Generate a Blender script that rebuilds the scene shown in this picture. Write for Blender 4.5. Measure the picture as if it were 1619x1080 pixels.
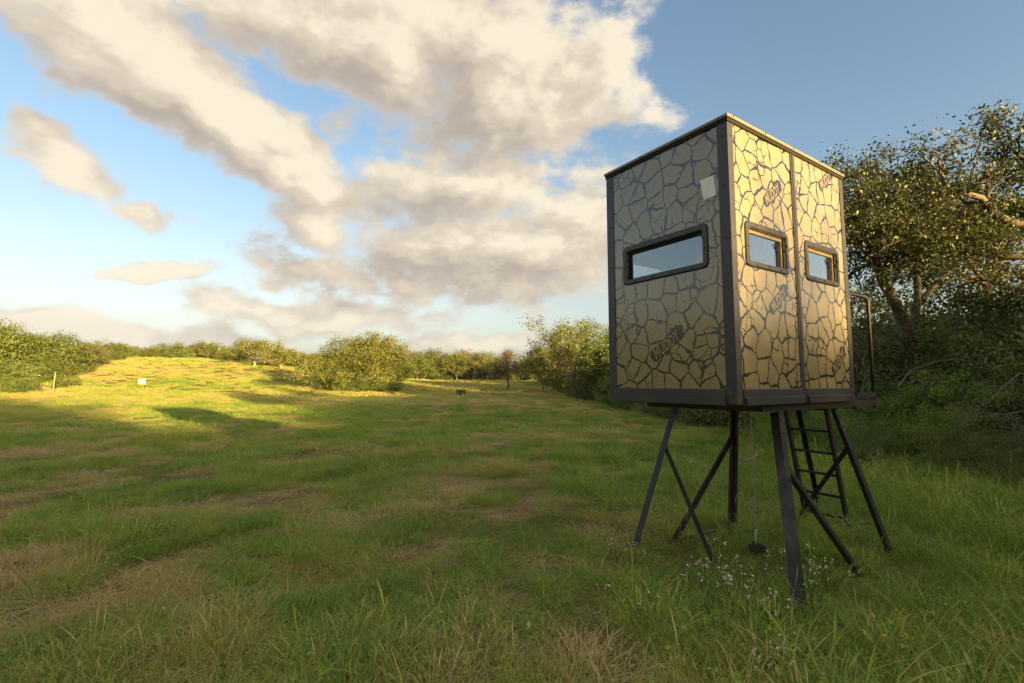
import bpy, bmesh, math, random
import numpy as np
from mathutils import Vector, Matrix, Euler

for o in list(bpy.data.objects): bpy.data.objects.remove(o)
SC = bpy.context.scene
COL = SC.collection
R = math.radians

# ------------------------------------------------------------------ camera
EYE = 1.5
PITCH = math.atan(65.0 / 759.0)
cam_d = bpy.data.cameras.new('camera')
cam_d.sensor_width = 36.0
cam_d.lens = 759.0 / 1619.0 * 36.0
cam_d.clip_start = 0.05
cam_d.clip_end = 3000.0
cam = bpy.data.objects.new('camera', cam_d)
COL.objects.link(cam)
cam.location = (0, 0, EYE)
cam.rotation_euler = (R(90) + PITCH, 0, 0)
SC.camera = cam

# ------------------------------------------------------------------ sun, sky, exposure
SUN_EL = R(6.3)
SUN_H = Vector((0.68, -0.733, 0)).normalized()
SUN_DIR = Vector((SUN_H.x * math.cos(SUN_EL), SUN_H.y * math.cos(SUN_EL), math.sin(SUN_EL)))
SUN_STRENGTH = 4.0
SUN_COLOR = (1.0, 0.67, 0.24)
SKY_STRENGTH = 0.061
EXPOSURE = 2.45

SC.view_settings.view_transform = 'Standard'
SC.view_settings.look = 'None'
SC.view_settings.gamma = 1.0
SC.view_settings.use_curve_mapping = False
SC.view_settings.exposure = EXPOSURE
SC.render.engine = 'CYCLES'
SC.cycles.use_adaptive_sampling = True
SC.cycles.adaptive_threshold = 0.02
SC.cycles.max_bounces = 5
SC.cycles.diffuse_bounces = 3
SC.cycles.glossy_bounces = 3
SC.cycles.transmission_bounces = 5
SC.cycles.transparent_max_bounces = 8
SC.cycles.sample_clamp_indirect = 6.0
SC.cycles.use_denoising = True

sl = bpy.data.lights.new('sun', 'SUN')
sl.energy = SUN_STRENGTH; sl.angle = R(0.8); sl.color = SUN_COLOR
so = bpy.data.objects.new('sun', sl); COL.objects.link(so)
so.rotation_euler = SUN_DIR.to_track_quat('Z', 'Y').to_euler()


def pix_dir(px, py):
    """world direction (not normalised, y is depth) of a photograph pixel"""
    u = (px - 809.5) / 759.0; v = (540 - py) / 759.0
    return Vector((u, math.cos(PITCH) - v * math.sin(PITCH), math.sin(PITCH) + v * math.cos(PITCH)))


class NT:
    """tiny node-tree helper"""
    def __init__(s, tree): s.t = tree
    def n(s, typ, **kw):
        nd = s.t.nodes.new(typ)
        for k, v in kw.items(): setattr(nd, k, v)
        return nd
    def put(s, sock, val):
        if hasattr(val, 'is_linked') or isinstance(val, bpy.types.NodeSocket): s.t.links.new(val, sock)
        elif val is not None: sock.default_value = val
    def m(s, op, a, b=None, c=None, clamp=False):
        nd = s.n('ShaderNodeMath', operation=op, use_clamp=clamp)
        s.put(nd.inputs[0], a)
        if b is not None: s.put(nd.inputs[1], b)
        if c is not None: s.put(nd.inputs[2], c)
        return nd.outputs[0]
    def v(s, op, a, b=None, scale=None):
        nd = s.n('ShaderNodeVectorMath', operation=op)
        s.put(nd.inputs[0], a)
        if b is not None: s.put(nd.inputs[1], b)
        if scale is not None: s.put(nd.inputs['Scale'], scale)
        return nd.outputs['Value'] if op in ('DOT_PRODUCT', 'LENGTH') else nd.outputs[0]
    def noise(s, vec, scale, detail=4, rough=0.55, dist=0.0, color=False):
        nd = s.n('ShaderNodeTexNoise')
        if vec is not None: s.put(nd.inputs['Vector'], vec)
        nd.inputs['Scale'].default_value = scale; nd.inputs['Detail'].default_value = detail
        nd.inputs['Roughness'].default_value = rough; nd.inputs['Distortion'].default_value = dist
        return nd.outputs['Color' if color else 'Fac']
    def ss(s, x, a, b):
        nd = s.n('ShaderNodeMapRange', interpolation_type='SMOOTHSTEP')
        s.put(nd.inputs[0], x); s.put(nd.inputs[1], a); s.put(nd.inputs[2], b)
        return nd.outputs[0]
    def mix(s, f, a, b, blend='MIX'):
        nd = s.n('ShaderNodeMix', data_type='RGBA', blend_type=blend)
        s.put(nd.inputs[0], f)
        for sock, val in ((nd.inputs[6], a), (nd.inputs[7], b)):
            if isinstance(val, tuple) and len(val) == 3: val = (*val, 1.0)
            s.put(sock, val)
        return nd.outputs[2]
    def attr(s, name, typ='GEOMETRY'):
        nd = s.n('ShaderNodeAttribute', attribute_name=name, attribute_type=typ)
        return nd.outputs['Fac']
    def link(s, a, b): s.t.links.new(a, b)


# clouds: (px, py, rx, ry, tilt down-right in degrees, weight) given as directions of the sky
CLOUDS = [
    (330, 165, 330, 78, 37, 1.0), (480, 280, 140, 75, 35, .7),
    (620, 60, 220, 100, 8, 1.0), (820, 130, 130, 130, 20, 1.05), (520, 180, 100, 50, 25, .45),
    (740, 290, 170, 66, 8, .85), (800, 390, 280, 78, -4, .95), (930, 340, 140, 70, 0, .6), (680, 455, 230, 44, 4, .66),
    (985, 110, 70, 150, -15, .62), (1050, 190, 75, 60, 10, .66),
    (520, 500, 160, 26, 2, .85),
    (105, 262, 78, 44, 30, .85), (65, 200, 55, 34, 25, .7), (235, 335, 110, 18, 18, .62),
    (270, 432, 130, 17, 2, .8), (455, 425, 85, 30, 6, .72), (500, 365, 90, 40, 20, .8),
    (628, 446, 36, 18, 0, .95), (110, 522, 330, 34, 7, .9), (-150, 500, 200, 40, 4, .8),
    (740, 541, 200, 12, 0, .75), (-260, 220, 160, 70, 25, .8),
]


def build_world():
    w = bpy.data.worlds.new('World'); SC.world = w; w.use_nodes = True
    w.cycles.sampling_method = 'MANUAL'; w.cycles.sample_map_resolution = 256
    t = w.node_tree; t.nodes.clear(); k = NT(t)
    # low-frequency cloud masses as a group
    g = bpy.data.node_groups.new('cloud_masses', 'ShaderNodeTree')
    g.interface.new_socket('Vector', in_out='INPUT', socket_type='NodeSocketVector')
    g.interface.new_socket('Field', in_out='OUTPUT', socket_type='NodeSocketFloat')
    q = NT(g); gi = q.n('NodeGroupInput'); go = q.n('NodeGroupOutput')
    tot = None
    for (cx, cy, rx, ry, ang, wt) in CLOUDS:
        c = pix_dir(cx, cy).normalized(); ca, sa = math.cos(R(ang)), math.sin(R(ang))
        p1 = pix_dir(cx + rx * ca, cy + rx * sa).normalized() - c
        p2 = pix_dir(cx + ry * sa, cy - ry * ca).normalized() - c
        e1 = (p1 - c * p1.dot(c)).normalized(); e2 = c.cross(e1).normalized()
        mp = q.n('ShaderNodeMapping', vector_type='TEXTURE')
        mp.inputs['Location'].default_value = c
        mp.inputs['Rotation'].default_value = Matrix((e1, e2, c)).transposed().to_euler()
        mp.inputs['Scale'].default_value = (p1.length * 2.1, p2.length * 2.1, 1.1)
        q.link(gi.outputs[0], mp.inputs['Vector'])
        gr = q.n('ShaderNodeTexGradient', gradient_type='SPHERICAL'); q.link(mp.outputs[0], gr.inputs[0])
        f = q.m('MULTIPLY', gr.outputs['Fac'], wt)
        tot = f if tot is None else q.m('SMOOTH_MAX', tot, f, .18)
    q.link(q.m('MULTIPLY', tot, 1.05), go.inputs[0])

    tc = k.n('ShaderNodeTexCoord'); dirv = k.v('NORMALIZE', tc.outputs['Generated'])
    sp = k.n('ShaderNodeSeparateXYZ'); k.link(dirv, sp.inputs[0])
    wn = k.v('SUBTRACT', k.noise(dirv, 5.5, 2, .6, 0, True), (.5, .5, .5))
    warp = k.v('ADD', dirv, k.v('MULTIPLY', wn, (.15, .15, .12)))
    # broken cloud in the rest of the sky, beyond the photograph to the left and behind
    gen = k.m('MULTIPLY', k.m('MULTIPLY', k.ss(k.noise(k.v('MULTIPLY', dirv, (1, 1, 2.6)), 1.6, 2, .5), .33, .54), .85), k.m('MAXIMUM', k.ss(sp.outputs[1], 0.25, -0.25), k.ss(sp.outputs[2], .70, .84)))
    right = Vector((0.80, -0.15, 0.38)).normalized()      # towards where the light comes from, as seen across the sky
    def field(off, detail):
        nd = k.n('ShaderNodeGroup'); nd.node_tree = g
        wv = warp if off == 0 else k.v('ADD', warp, tuple(right * off))
        k.link(wv, nd.inputs[0]); tt = k.m('MAXIMUM', nd.outputs[0], gen)
        dv = dirv if off == 0 else k.v('ADD', dirv, tuple(right * off * .55))
        fine = k.m('SUBTRACT', k.noise(k.v('MULTIPLY', dv, (1, 1, 1.7)), 9.0, detail, .62), .5)
        amp = k.m('MINIMUM', k.m('ADD', .1, k.m('MULTIPLY', tt, 2.4)), 1.1)
        return k.m('ADD', tt, k.m('MULTIPLY', fine, amp))
    f0 = field(0, 6); f1 = field(.10, 3)
    alpha = k.ss(f0, .31, .60)
    lit = k.ss(k.m('SUBTRACT', f0, f1), -.40, .50)
    sky = k.n('ShaderNodeTexSky', sky_type='NISHITA'); sky.sun_disc = False
    sky.sun_elevation = SUN_EL; sky.sun_rotation = math.atan2(SUN_H.x, SUN_H.y)
    sky.air_density = 1.0; sky.dust_density = 2.6; sky.ozone_density = 1.0
    # cloud colours in the sky's own units
    g1 = 1.0 / SKY_STRENGTH / (2 ** EXPOSURE)
    dark = tuple(x * g1 for x in (.50, .43, .36)); mid = tuple(x * g1 for x in (.72, .615, .48)); brt = tuple(x * g1 for x in (1.0, .88, .68))
    cc = k.mix(k.ss(lit, 0, .5), dark, mid); cc = k.mix(k.ss(lit, .45, 1.0), cc, brt)
    thin = k.ss(f0, .75, .3)                                     # thin edges let light through and look whiter
    cc = k.mix(k.m('MULTIPLY', thin, .45), cc, tuple(x * g1 for x in (.96, .91, .82)))
    # near the horizon the air veils the clouds
    low = k.ss(sp.outputs[2], .22, -.02)
    skyc = k.v('MULTIPLY', sky.outputs[0], SKY_GAIN)
    cc = k.mix(k.m('MULTIPLY', low, .55), cc, tuple(x * g1 for x in (.80, .78, .70)))
    lum = k.v('DOT_PRODUCT', skyc, (.3, .5, .2)); cmb = k.v('SCALE', (.93, .91, .86), scale=lum)
    veil = k.mix(k.m('MULTIPLY', k.ss(sp.outputs[2], .42, -.02), .72), skyc, cmb)
    cc = k.v('SCALE', cc, scale=k.m('MAXIMUM', 1.0, k.m('MULTIPLY', lum, 1.0 / g1)))   # cloud in front of the bright sky round the sun glows with it
    out = k.mix(k.m('MULTIPLY', alpha, .96), veil, cc)
    bg = k.n('ShaderNodeBackground'); k.link(out, bg.inputs[0]); bg.inputs[1].default_value = SKY_STRENGTH
    wo = k.n('ShaderNodeOutputWorld'); k.link(bg.outputs[0], wo.inputs[0])


SKY_GAIN = (1.02, 1.08, 1.17)
build_world()

# ------------------------------------------------------------------ helpers
def smooth(x, a, b):
    t = np.clip((np.asarray(x, dtype=float) - a) / (b - a), 0, 1)
    return t * t * (3 - 2 * t)


_rng0 = np.random.RandomState(7)
_TAB = _rng0.rand(256, 256)


def vnoise(x, y):
    x = np.asarray(x, dtype=float); y = np.asarray(y, dtype=float)
    xi = np.floor(x).astype(int); yi = np.floor(y).astype(int)
    fx = x - xi; fy = y - yi; fx = fx * fx * (3 - 2 * fx); fy = fy * fy * (3 - 2 * fy)
    g = lambda i, j: _TAB[i & 255, j & 255]
    return (g(xi, yi) * (1 - fx) + g(xi + 1, yi) * fx) * (1 - fy) + (g(xi, yi + 1) * (1 - fx) + g(xi + 1, yi + 1) * fx) * fy


def fbm(x, y, o=4):
    s = 0; a = .5; n = 0
    for i in range(o):
        s = s + a * vnoise(x * 2 ** i + 17.3 * i, y * 2 ** i + 9.1 * i); n += a; a *= .5
    return s / n


def ground(x, y):
    x = np.asarray(x, dtype=float); y = np.asarray(y, dtype=float)
    h = 1.9 * smooth(y, 38, 110)
    h = h + 3.4 * np.exp(-((x + 62) / 30) ** 2 - ((y - 88) / 34) ** 2)
    h = h + 0.9 * smooth(-x, 20, 60) * smooth(y, 20, 60)
    near = np.exp(-((x - 2) ** 2 + (y - 4) ** 2) / 60)
    h = h + (fbm(x * .12, y * .12, 3) - .5) * .5 * (1 - near) * smooth(np.hypot(x, y), 3, 14)
    h = h + (fbm(x * .8 + 3, y * .8, 3) - .5) * .10
    return h


def gz(x, y): return float(ground(np.array([x]), np.array([y]))[0])


def dryness(x, y):
    """0 green .. 1 dry straw: windrows left by the mower, bare spots"""
    x = np.asarray(x, dtype=float); y = np.asarray(y, dtype=float)
    w = (fbm(x * .22, y * .22, 3) - .5) * 1.6
    u = (x * .83 - y * .56) + w; v = (x * .56 + y * .83)
    rows = fbm(u * 1.9 + 5, v * .42 + 2, 4)
    m1 = smooth(rows, .47, .57) * smooth(fbm(x * 1.0 + 9, y * 1.0, 3), .42, .58)
    patch = smooth(fbm(x * 1.25 + 31, y * 1.2 + 12, 4), .60, .68)
    st = .5 + .5 * np.cos((x + .25 * (y - 40) * .1 + (fbm(x * .1, y * .1, 2) - .5) * 3) * 2 * math.pi / 2.1)
    stripes = smooth(st, .35, .85) * smooth(x, -9, -4) * smooth(-x, -6.5, -5) * smooth(y, 20, 30) * smooth(-y, -85, -70) * 1.0
    d = np.maximum(np.maximum(m1, patch * .8), stripes)
    lush = smooth(x - .25 * y, -1.4, .9) * smooth(-y, -14, -8)      # tall uncut grass round the stand
    return np.clip(d * (1 - .85 * lush), 0, 1)


def new_mesh(name, verts, faces_flat, nper, attrs=None, mats=None, smooth_shade=False, matidx=None):
    """verts (n,3), faces_flat indices, nper = vertices per face (int or array)"""
    me = bpy.data.meshes.new(name)
    verts = np.asarray(verts, dtype=np.float32); faces_flat = np.asarray(faces_flat, dtype=np.int32).ravel()
    me.vertices.add(len(verts)); me.vertices.foreach_set('co', verts.ravel())
    me.loops.add(len(faces_flat)); me.loops.foreach_set('vertex_index', faces_flat)
    if np.isscalar(nper):
        nf = len(faces_flat) // nper; starts = np.arange(nf, dtype=np.int32) * nper
    else:
        nper = np.asarray(nper, dtype=np.int32); nf = len(nper); starts = np.concatenate(([0], np.cumsum(nper)[:-1])).astype(np.int32)
    me.polygons.add(nf); me.polygons.foreach_set('loop_start', starts)
    if matidx is not None: me.polygons.foreach_set('material_index', np.asarray(matidx, dtype=np.int32))
    me.polygons.foreach_set('use_smooth', np.full(nf, smooth_shade))
    for k, a in (attrs or {}).items():
        at = me.attributes.new(k, 'FLOAT', 'POINT'); at.data.foreach_set('value', np.asarray(a, dtype=np.float32))
    for m in (mats or []): me.materials.append(m)
    me.update(calc_edges=True); me.validate()
    return me


def link(name, me, parent=None):
    o = bpy.data.objects.new(name, me); COL.objects.link(o)
    if parent: o.parent = parent
    return o


def thing(name, label, cat, loc=(0, 0, 0), rz=0.0, group=None, scale=None):
    o = bpy.data.objects.new(name, None); COL.objects.link(o)
    o.location = loc; o.rotation_euler = (0, 0, rz); o.empty_display_size = .2
    if scale is not None: o.scale = scale
    return tag(o, label, cat, group)


def tag(o, label=None, cat=None, group=None, kind=None):
    if label: o['label'] = label
    if cat: o['category'] = cat
    if group: o['group'] = group
    if kind: o['kind'] = kind
    return o


class MB:
    """collects simple shapes into one mesh"""
    def __init__(s): s.v = []; s.f = []; s.mi = []; s.cur = 0; s.sm = []
    def add(s, vs, fs, smooth_=False):
        b = len(s.v); s.v += [tuple(p) for p in vs]
        for f in fs: s.f.append(tuple(i + b for i in f)); s.mi.append(s.cur); s.sm.append(smooth_)
    def box(s, lo, hi, M=None):
        x0, y0, z0 = lo; x1, y1, z1 = hi
        vs = [Vector(p) for p in ((x0, y0, z0), (x1, y0, z0), (x1, y1, z0), (x0, y1, z0), (x0, y0, z1), (x1, y0, z1), (x1, y1, z1), (x0, y1, z1))]
        if M is not None: vs = [M @ p for p in vs]
        s.add(vs, [(0, 3, 2, 1), (4, 5, 6, 7), (0, 1, 5, 4), (1, 2, 6, 5), (2, 3, 7, 6), (3, 0, 4, 7)])
    def prism(s, poly, p0, p1, ex, ey):
        """2-D outline swept from p0 to p1 (ex, ey: axes of the outline)"""
        n = len(poly); p0 = Vector(p0); p1 = Vector(p1)
        vs = [p0 + ex * a + ey * b for a, b in poly] + [p1 + ex * a + ey * b for a, b in poly]
        s.add(vs, [tuple(range(n - 1, -1, -1)), tuple(range(n, 2 * n))] + [(i, (i + 1) % n, n + (i + 1) % n, n + i) for i in range(n)])
    def bar(s, p0, p1, w, h=None, out=(0, 0, 1)):
        h = h or w; ax = (Vector(p1) - Vector(p0)).normalized(); o = Vector(out)
        ey = (o - ax * o.dot(ax)).normalized(); ex = ax.cross(ey)
        s.prism([(-w / 2, -h / 2), (w / 2, -h / 2), (w / 2, h / 2), (-w / 2, h / 2)], p0, p1, ex, ey)
    def angle(s, p0, p1, w, t, out):
        """steel angle iron whose corner points outwards"""
        ax = (Vector(p1) - Vector(p0)).normalized(); o = Vector(out)
        ey = (o - ax * o.dot(ax)).normalized(); ex = ax.cross(ey)
        a = (ex + ey).normalized(); b = (ey - ex).normalized()
        s.prism([(0, 0), (-w, 0), (-w, -t), (-t, -t), (-t, -w), (0, -w)], p0, p1, a, b)
    def tube(s, pts, rad, n=8, caps=True):
        pts = [Vector(p) for p in pts]; m = len(pts)
        if not hasattr(rad, '__len__'): rad = [rad] * m
        b = len(s.v); up = Vector((0.13, .21, .97)); rings = []
        ex = None
        for i, p in enumerate(pts):
            d = (pts[min(i + 1, m - 1)] - pts[max(i - 1, 0)]).normalized()
            if ex is None:
                ex = d.cross(up); ex = ex.normalized() if ex.length > 1e-4 else Vector((1, 0, 0))
            else:
                ex = (ex - d * ex.dot(d)).normalized()
            ey = d.cross(ex)
            for j in range(n):
                a = 2 * math.pi * j / n
                s.v.append(tuple(p + (ex * math.cos(a) + ey * math.sin(a)) * rad[i]))
        for i in range(m - 1):
            for j in range(n):
                k = (j + 1) % n
                s.f.append((b + i * n + j, b + i * n + k, b + (i + 1) * n + k, b + (i + 1) * n + j)); s.mi.append(s.cur); s.sm.append(True)
        if caps:
            s.f.append(tuple(b + j for j in range(n - 1, -1, -1))); s.f.append(tuple(b + (m - 1) * n + j for j in range(n)))
            s.mi += [s.cur] * 2; s.sm += [False] * 2
    def lathe(s, prof, c, axis, n=8):
        ax = Vector(axis).normalized(); ex = ax.orthogonal().normalized(); ey = ax.cross(ex); c = Vector(c)
        b = len(s.v); m = len(prof)
        for r, h in prof:
            for j in range(n):
                a = 2 * math.pi * j / n; s.v.append(tuple(c + ax * h + (ex * math.cos(a) + ey * math.sin(a)) * r))
        for i in range(m - 1):
            for j in range(n):
                k = (j + 1) % n
                s.f.append((b + i * n + j, b + i * n + k, b + (i + 1) * n + k, b + (i + 1) * n + j)); s.mi.append(s.cur); s.sm.append(True)
        s.f.append(tuple(b + (m - 1) * n + j for j in range(n))); s.mi.append(s.cur); s.sm.append(False)
    def mesh(s, name, mats):
        me = bpy.data.meshes.new(name); me.from_pydata(s.v, [], s.f)
        mats = mats if isinstance(mats, (list, tuple)) else [mats]
        for m in mats: me.materials.append(m)
        me.polygons.foreach_set('material_index', s.mi); me.polygons.foreach_set('use_smooth', s.sm)
        me.update(); return me
    def build(s, name, mats, parent=None, bevel=0.0):
        me = s.mesh(name, mats)
        if bevel:
            bm = bmesh.new(); bm.from_mesh(me)
            bmesh.ops.bevel(bm, geom=[e for e in bm.edges if len(e.link_faces) == 2 and e.calc_face_angle(0) > .7], offset=bevel, segments=2, affect='EDGES', profile=.5)
            bm.to_mesh(me); bm.free()
        return link(name, me, parent)


# ------------------------------------------------------------------ materials
def mat(name):
    m = bpy.data.materials.new(name); m.use_nodes = True; m.node_tree.nodes.clear()
    k = NT(m.node_tree); o = k.n('ShaderNodeOutputMaterial'); return m, k, o


def principled(k, o, **kw):
    b = k.n('ShaderNodeBsdfPrincipled')
    for key, v in kw.items():
        key = key.replace('_', ' ')
        if isinstance(v, tuple) and len(v) == 3 and 'Color' in key: v = (*v, 1)
        k.put(b.inputs[key], v)
    k.link(b.outputs[0], o.inputs[0]); return b


def leaf_mat(name, ramp, trans=.35, inst=False, rough=.55, gloss=.06, hue_by_object=.0, upn=0.0):
    """ramp: list of (position, colour) over the tint attribute"""
    m, k, o = mat(name)
    t = k.attr('tint')
    if inst: t = k.m('ADD', k.m('MULTIPLY', t, .52), k.attr('itint', 'INSTANCER'))
    if hue_by_object:
        oi = k.n('ShaderNodeObjectInfo')
        t = k.m('ADD', t, k.m('MULTIPLY', k.m('SUBTRACT', oi.outputs['Random'], .5), hue_by_object))
    r = k.n('ShaderNodeValToRGB'); k.link(t, r.inputs[0])
    while len(r.color_ramp.elements) < len(ramp): r.color_ramp.elements.new(.5)
    for e, (p, c) in zip(r.color_ramp.elements, ramp): e.position = p; e.color = (*c, 1)
    col = r.outputs[0]
    d = k.n('ShaderNodeBsdfDiffuse'); k.link(col, d.inputs[0])
    if upn:
        ge = k.n('ShaderNodeNewGeometry'); k.link(k.v('NORMALIZE', k.v('ADD', k.v('SCALE', ge.outputs['Normal'], scale=1 - upn), (0, 0, upn))), d.inputs['Normal'])
    tr = k.n('ShaderNodeBsdfTranslucent'); k.link(k.mix(.5, col, k.v('MULTIPLY', col, (1.25, 1.15, .5))), tr.inputs[0])
    mx = k.n('ShaderNodeMixShader'); mx.inputs[0].default_value = trans; k.link(d.outputs[0], mx.inputs[1]); k.link(tr.outputs[0], mx.inputs[2])
    gl = k.n('ShaderNodeBsdfGlossy'); gl.inputs['Roughness'].default_value = rough; gl.inputs['Color'].default_value = (.8, .8, .8, 1)
    m2 = k.n('ShaderNodeMixShader'); m2.inputs[0].default_value = gloss; k.link(mx.outputs[0], m2.inputs[1]); k.link(gl.outputs[0], m2.inputs[2])
    k.link(m2.outputs[0], o.inputs[0]); return m


def bark_mat(name, c1, c2, scale=9):
    m, k, o = mat(name)
    tc = k.n('ShaderNodeTexCoord'); p = k.v('MULTIPLY', tc.outputs['Object'], (1, 1, .35))
    n = k.noise(p, scale, 5, .65); n2 = k.noise(tc.outputs['Object'], 1.3, 3)
    col = k.mix(k.ss(n, .35, .65), c1, c2); col = k.mix(k.m('MULTIPLY', k.ss(n2, .5, .7), .5), col, (.28, .27, .22))
    bp = k.n('ShaderNodeBump'); bp.inputs['Strength'].default_value = .8; bp.inputs['Distance'].default_value = .03; k.link(n, bp.inputs['Height'])
    principled(k, o, Base_Color=col, Roughness=.9, Normal=bp.outputs[0], Specular_IOR_Level=.2); return m


M = {}
M['oak_leaf'] = leaf_mat('oak_leaf', [(0, (.030, .045, .009)), (.45, (.088, .125, .017)), (.8, (.185, .20, .026)), (1, (.22, .17, .055))], hue_by_object=.22)
M['green_leaf'] = leaf_mat('green_leaf', [(0, (.030, .055, .008)), (.5, (.09, .14, .016)), (1, (.17, .21, .035))], hue_by_object=.2)
M['pale_leaf'] = leaf_mat('pale_leaf', [(0, (.07, .06, .028)), (.5, (.15, .125, .05)), (1, (.25, .19, .085))], hue_by_object=.2)
M['near_oak_leaf'] = leaf_mat('near_oak_leaf', [(0, (.022, .038, .008)), (.5, (.055, .08, .016)), (1, (.12, .125, .03))], gloss=.05, rough=.5)
M['shrub_leaf'] = leaf_mat('shrub_leaf', [(0, (.035, .060, .010)), (.5, (.125, .18, .035)), (1, (.24, .29, .08))], hue_by_object=.25, upn=.3)
M['bright_leaf'] = leaf_mat('bright_leaf', [(0, (.07, .14, .012)), (.5, (.19, .32, .028)), (1, (.30, .42, .06))], upn=.35)
M['grey_leaf'] = leaf_mat('grey_leaf', [(0, (.05, .085, .022)), (.5, (.14, .20, .055)), (1, (.25, .31, .11))], upn=.3)
M['grass_blade'] = leaf_mat('grass_blade', [(0, (.055, .10, .008)), (.28, (.19, .345, .045)), (.50, (.31, .43, .075)), (.66, (.40, .38, .075)), (.82, (.48, .39, .15)), (1, (.62, .49, .28))], inst=True, trans=.45, gloss=.04, upn=.25)
M['bark'] = bark_mat('bark', (.06, .05, .04), (.20, .165, .125))
M['pale_bark'] = bark_mat('pale_bark', (.12, .10, .075), (.33, .27, .20))
M['near_bark'] = bark_mat('near_bark', (.04, .034, .028), (.13, .11, .086), 14)
M['dead_wood'] = bark_mat('dead_wood', (.10, .09, .075), (.20, .18, .155), 20)


def ground_mat():
    m, k, o = mat('meadow_soil')
    tc = k.n('ShaderNodeTexCoord'); p = tc.outputs['Object']
    n1 = k.noise(p, 1.1, 6, .65); n2 = k.noise(p, 14, 5, .7); n3 = k.noise(p, .13, 4, .6)
    dry = k.attr('dry')
    g = k.mix(k.ss(n2, .3, .7), (.10, .125, .026), (.22, .235, .06))
    g = k.mix(k.ss(n3, .4, .65), g, k.mix(n2, (.085, .09, .025), (.17, .155, .05)))
    s = k.mix(k.ss(n2, .3, .72), (.10, .07, .042), (.36, .275, .16))
    f = k.m('ADD', dry, k.m('MULTIPLY', k.m('SUBTRACT', n1, .55), .9), clamp=True)
    c = k.mix(f, g, s)
    bp = k.n('ShaderNodeBump'); bp.inputs['Strength'].default_value = 1.0; bp.inputs['Distance'].default_value = .08; k.link(n2, bp.inputs['Height'])
    principled(k, o, Base_Color=c, Roughness=.95, Specular_IOR_Level=.1, Normal=bp.outputs[0]); return m


M['soil'] = ground_mat()


def crack_mat():
    """tan sheet metal printed with a dried-mud crack pattern, glossy clear coat"""
    m, k, o = mat('cracked_mud_print')
    tc = k.n('ShaderNodeTexCoord'); sep = k.n('ShaderNodeSeparateXYZ'); k.link(tc.outputs['Object'], sep.inputs[0])
    nrm = k.n('ShaderNodeSeparateXYZ'); k.link(tc.outputs['Normal'], nrm.inputs[0])
    side = k.m('GREATER_THAN', k.m('ABSOLUTE', nrm.outputs[0]), .5)
    along = k.m('ADD', k.m('MULTIPLY', sep.outputs[0], k.m('SUBTRACT', 1.0, side)), k.m('MULTIPLY', k.m('ADD', sep.outputs[1], 3.37), side))
    cb = k.n('ShaderNodeCombineXYZ'); k.link(along, cb.inputs[0]); k.link(sep.outputs[2], cb.inputs[1]); p0 = cb.outputs[0]
    wob = k.v('SUBTRACT', k.noise(p0, 7, 3, .6, 0, True), (.5, .5, .5)); p = k.v('ADD', p0, k.v('SCALE', wob, scale=.075))
    wob2 = k.v('SUBTRACT', k.noise(p0, 34, 2, .6, 0, True), (.5, .5, .5)); p = k.v('ADD', p, k.v('SCALE', wob2, scale=.012))
    p = k.v('MULTIPLY', p, (1, .9, 1))
    def vor(scale, off, rnd=.85):
        v = k.n('ShaderNodeTexVoronoi', feature='DISTANCE_TO_EDGE', voronoi_dimensions='2D'); k.link(k.v('ADD', p, off), v.inputs['Vector'])
        v.inputs['Scale'].default_value = scale; v.inputs['Randomness'].default_value = rnd; return v.outputs['Distance']
    wid = k.noise(p0, 6.5, 2, .5)
    d1 = vor(6.5, (3.1, 1.7, 0)); d2 = vor(9.5, (7.7, 2.2, 0)); d3 = vor(15, (1.3, 9.2, 0))
    w1 = k.m('ADD', .032, k.m('MULTIPLY', k.ss(wid, .36, .70), .046))
    c1 = k.ss(k.m('DIVIDE', d1, w1), 1.1, .9)
    sel2 = k.ss(k.noise(p0, 3.1, 2, .5), .52, .58)
    c2 = k.m('MULTIPLY', k.ss(k.m('DIVIDE', d2, k.m('MULTIPLY', w1, .8)), 1.15, .8), sel2)
    sel3 = k.ss(k.noise(k.v('ADD', p0, (4, 8, 0)), 7.5, 2, .5), .57, .62)
    c3 = k.m('MULTIPLY', k.m('MULTIPLY', k.ss(d3, .028, .012), sel3), .7)
    crack = k.m('MAXIMUM', k.m('MAXIMUM', c1, c2), c3)
    n = k.noise(p0, 60, 4, .7); n2 = k.noise(p0, 7, 3, .6)
    tan = k.mix(n2, (.205, .165, .076), (.275, .224, .108)); tan = k.mix(k.m('MULTIPLY', k.ss(n, .52, .75), .4), tan, (.15, .11, .05))
    streak = k.noise(k.v('MULTIPLY', p0, (30, 1.6, 1)), 1.0, 4, .65)
    tan = k.mix(k.m('MULTIPLY', k.ss(streak, .52, .72), .35), tan, (.16, .145, .10))
    c = k.mix(crack, tan, (.013, .011, .008))
    fine = k.noise(p0, 4, 3, .6)
    b = principled(k, o, Base_Color=c, Metallic=.0, Roughness=.5, Specular_IOR_Level=.12, Coat_Weight=1.0, Coat_Roughness=k.m('ADD', .13, k.m('MULTIPLY', fine, .12)), Coat_IOR=1.8)
    return m


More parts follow.
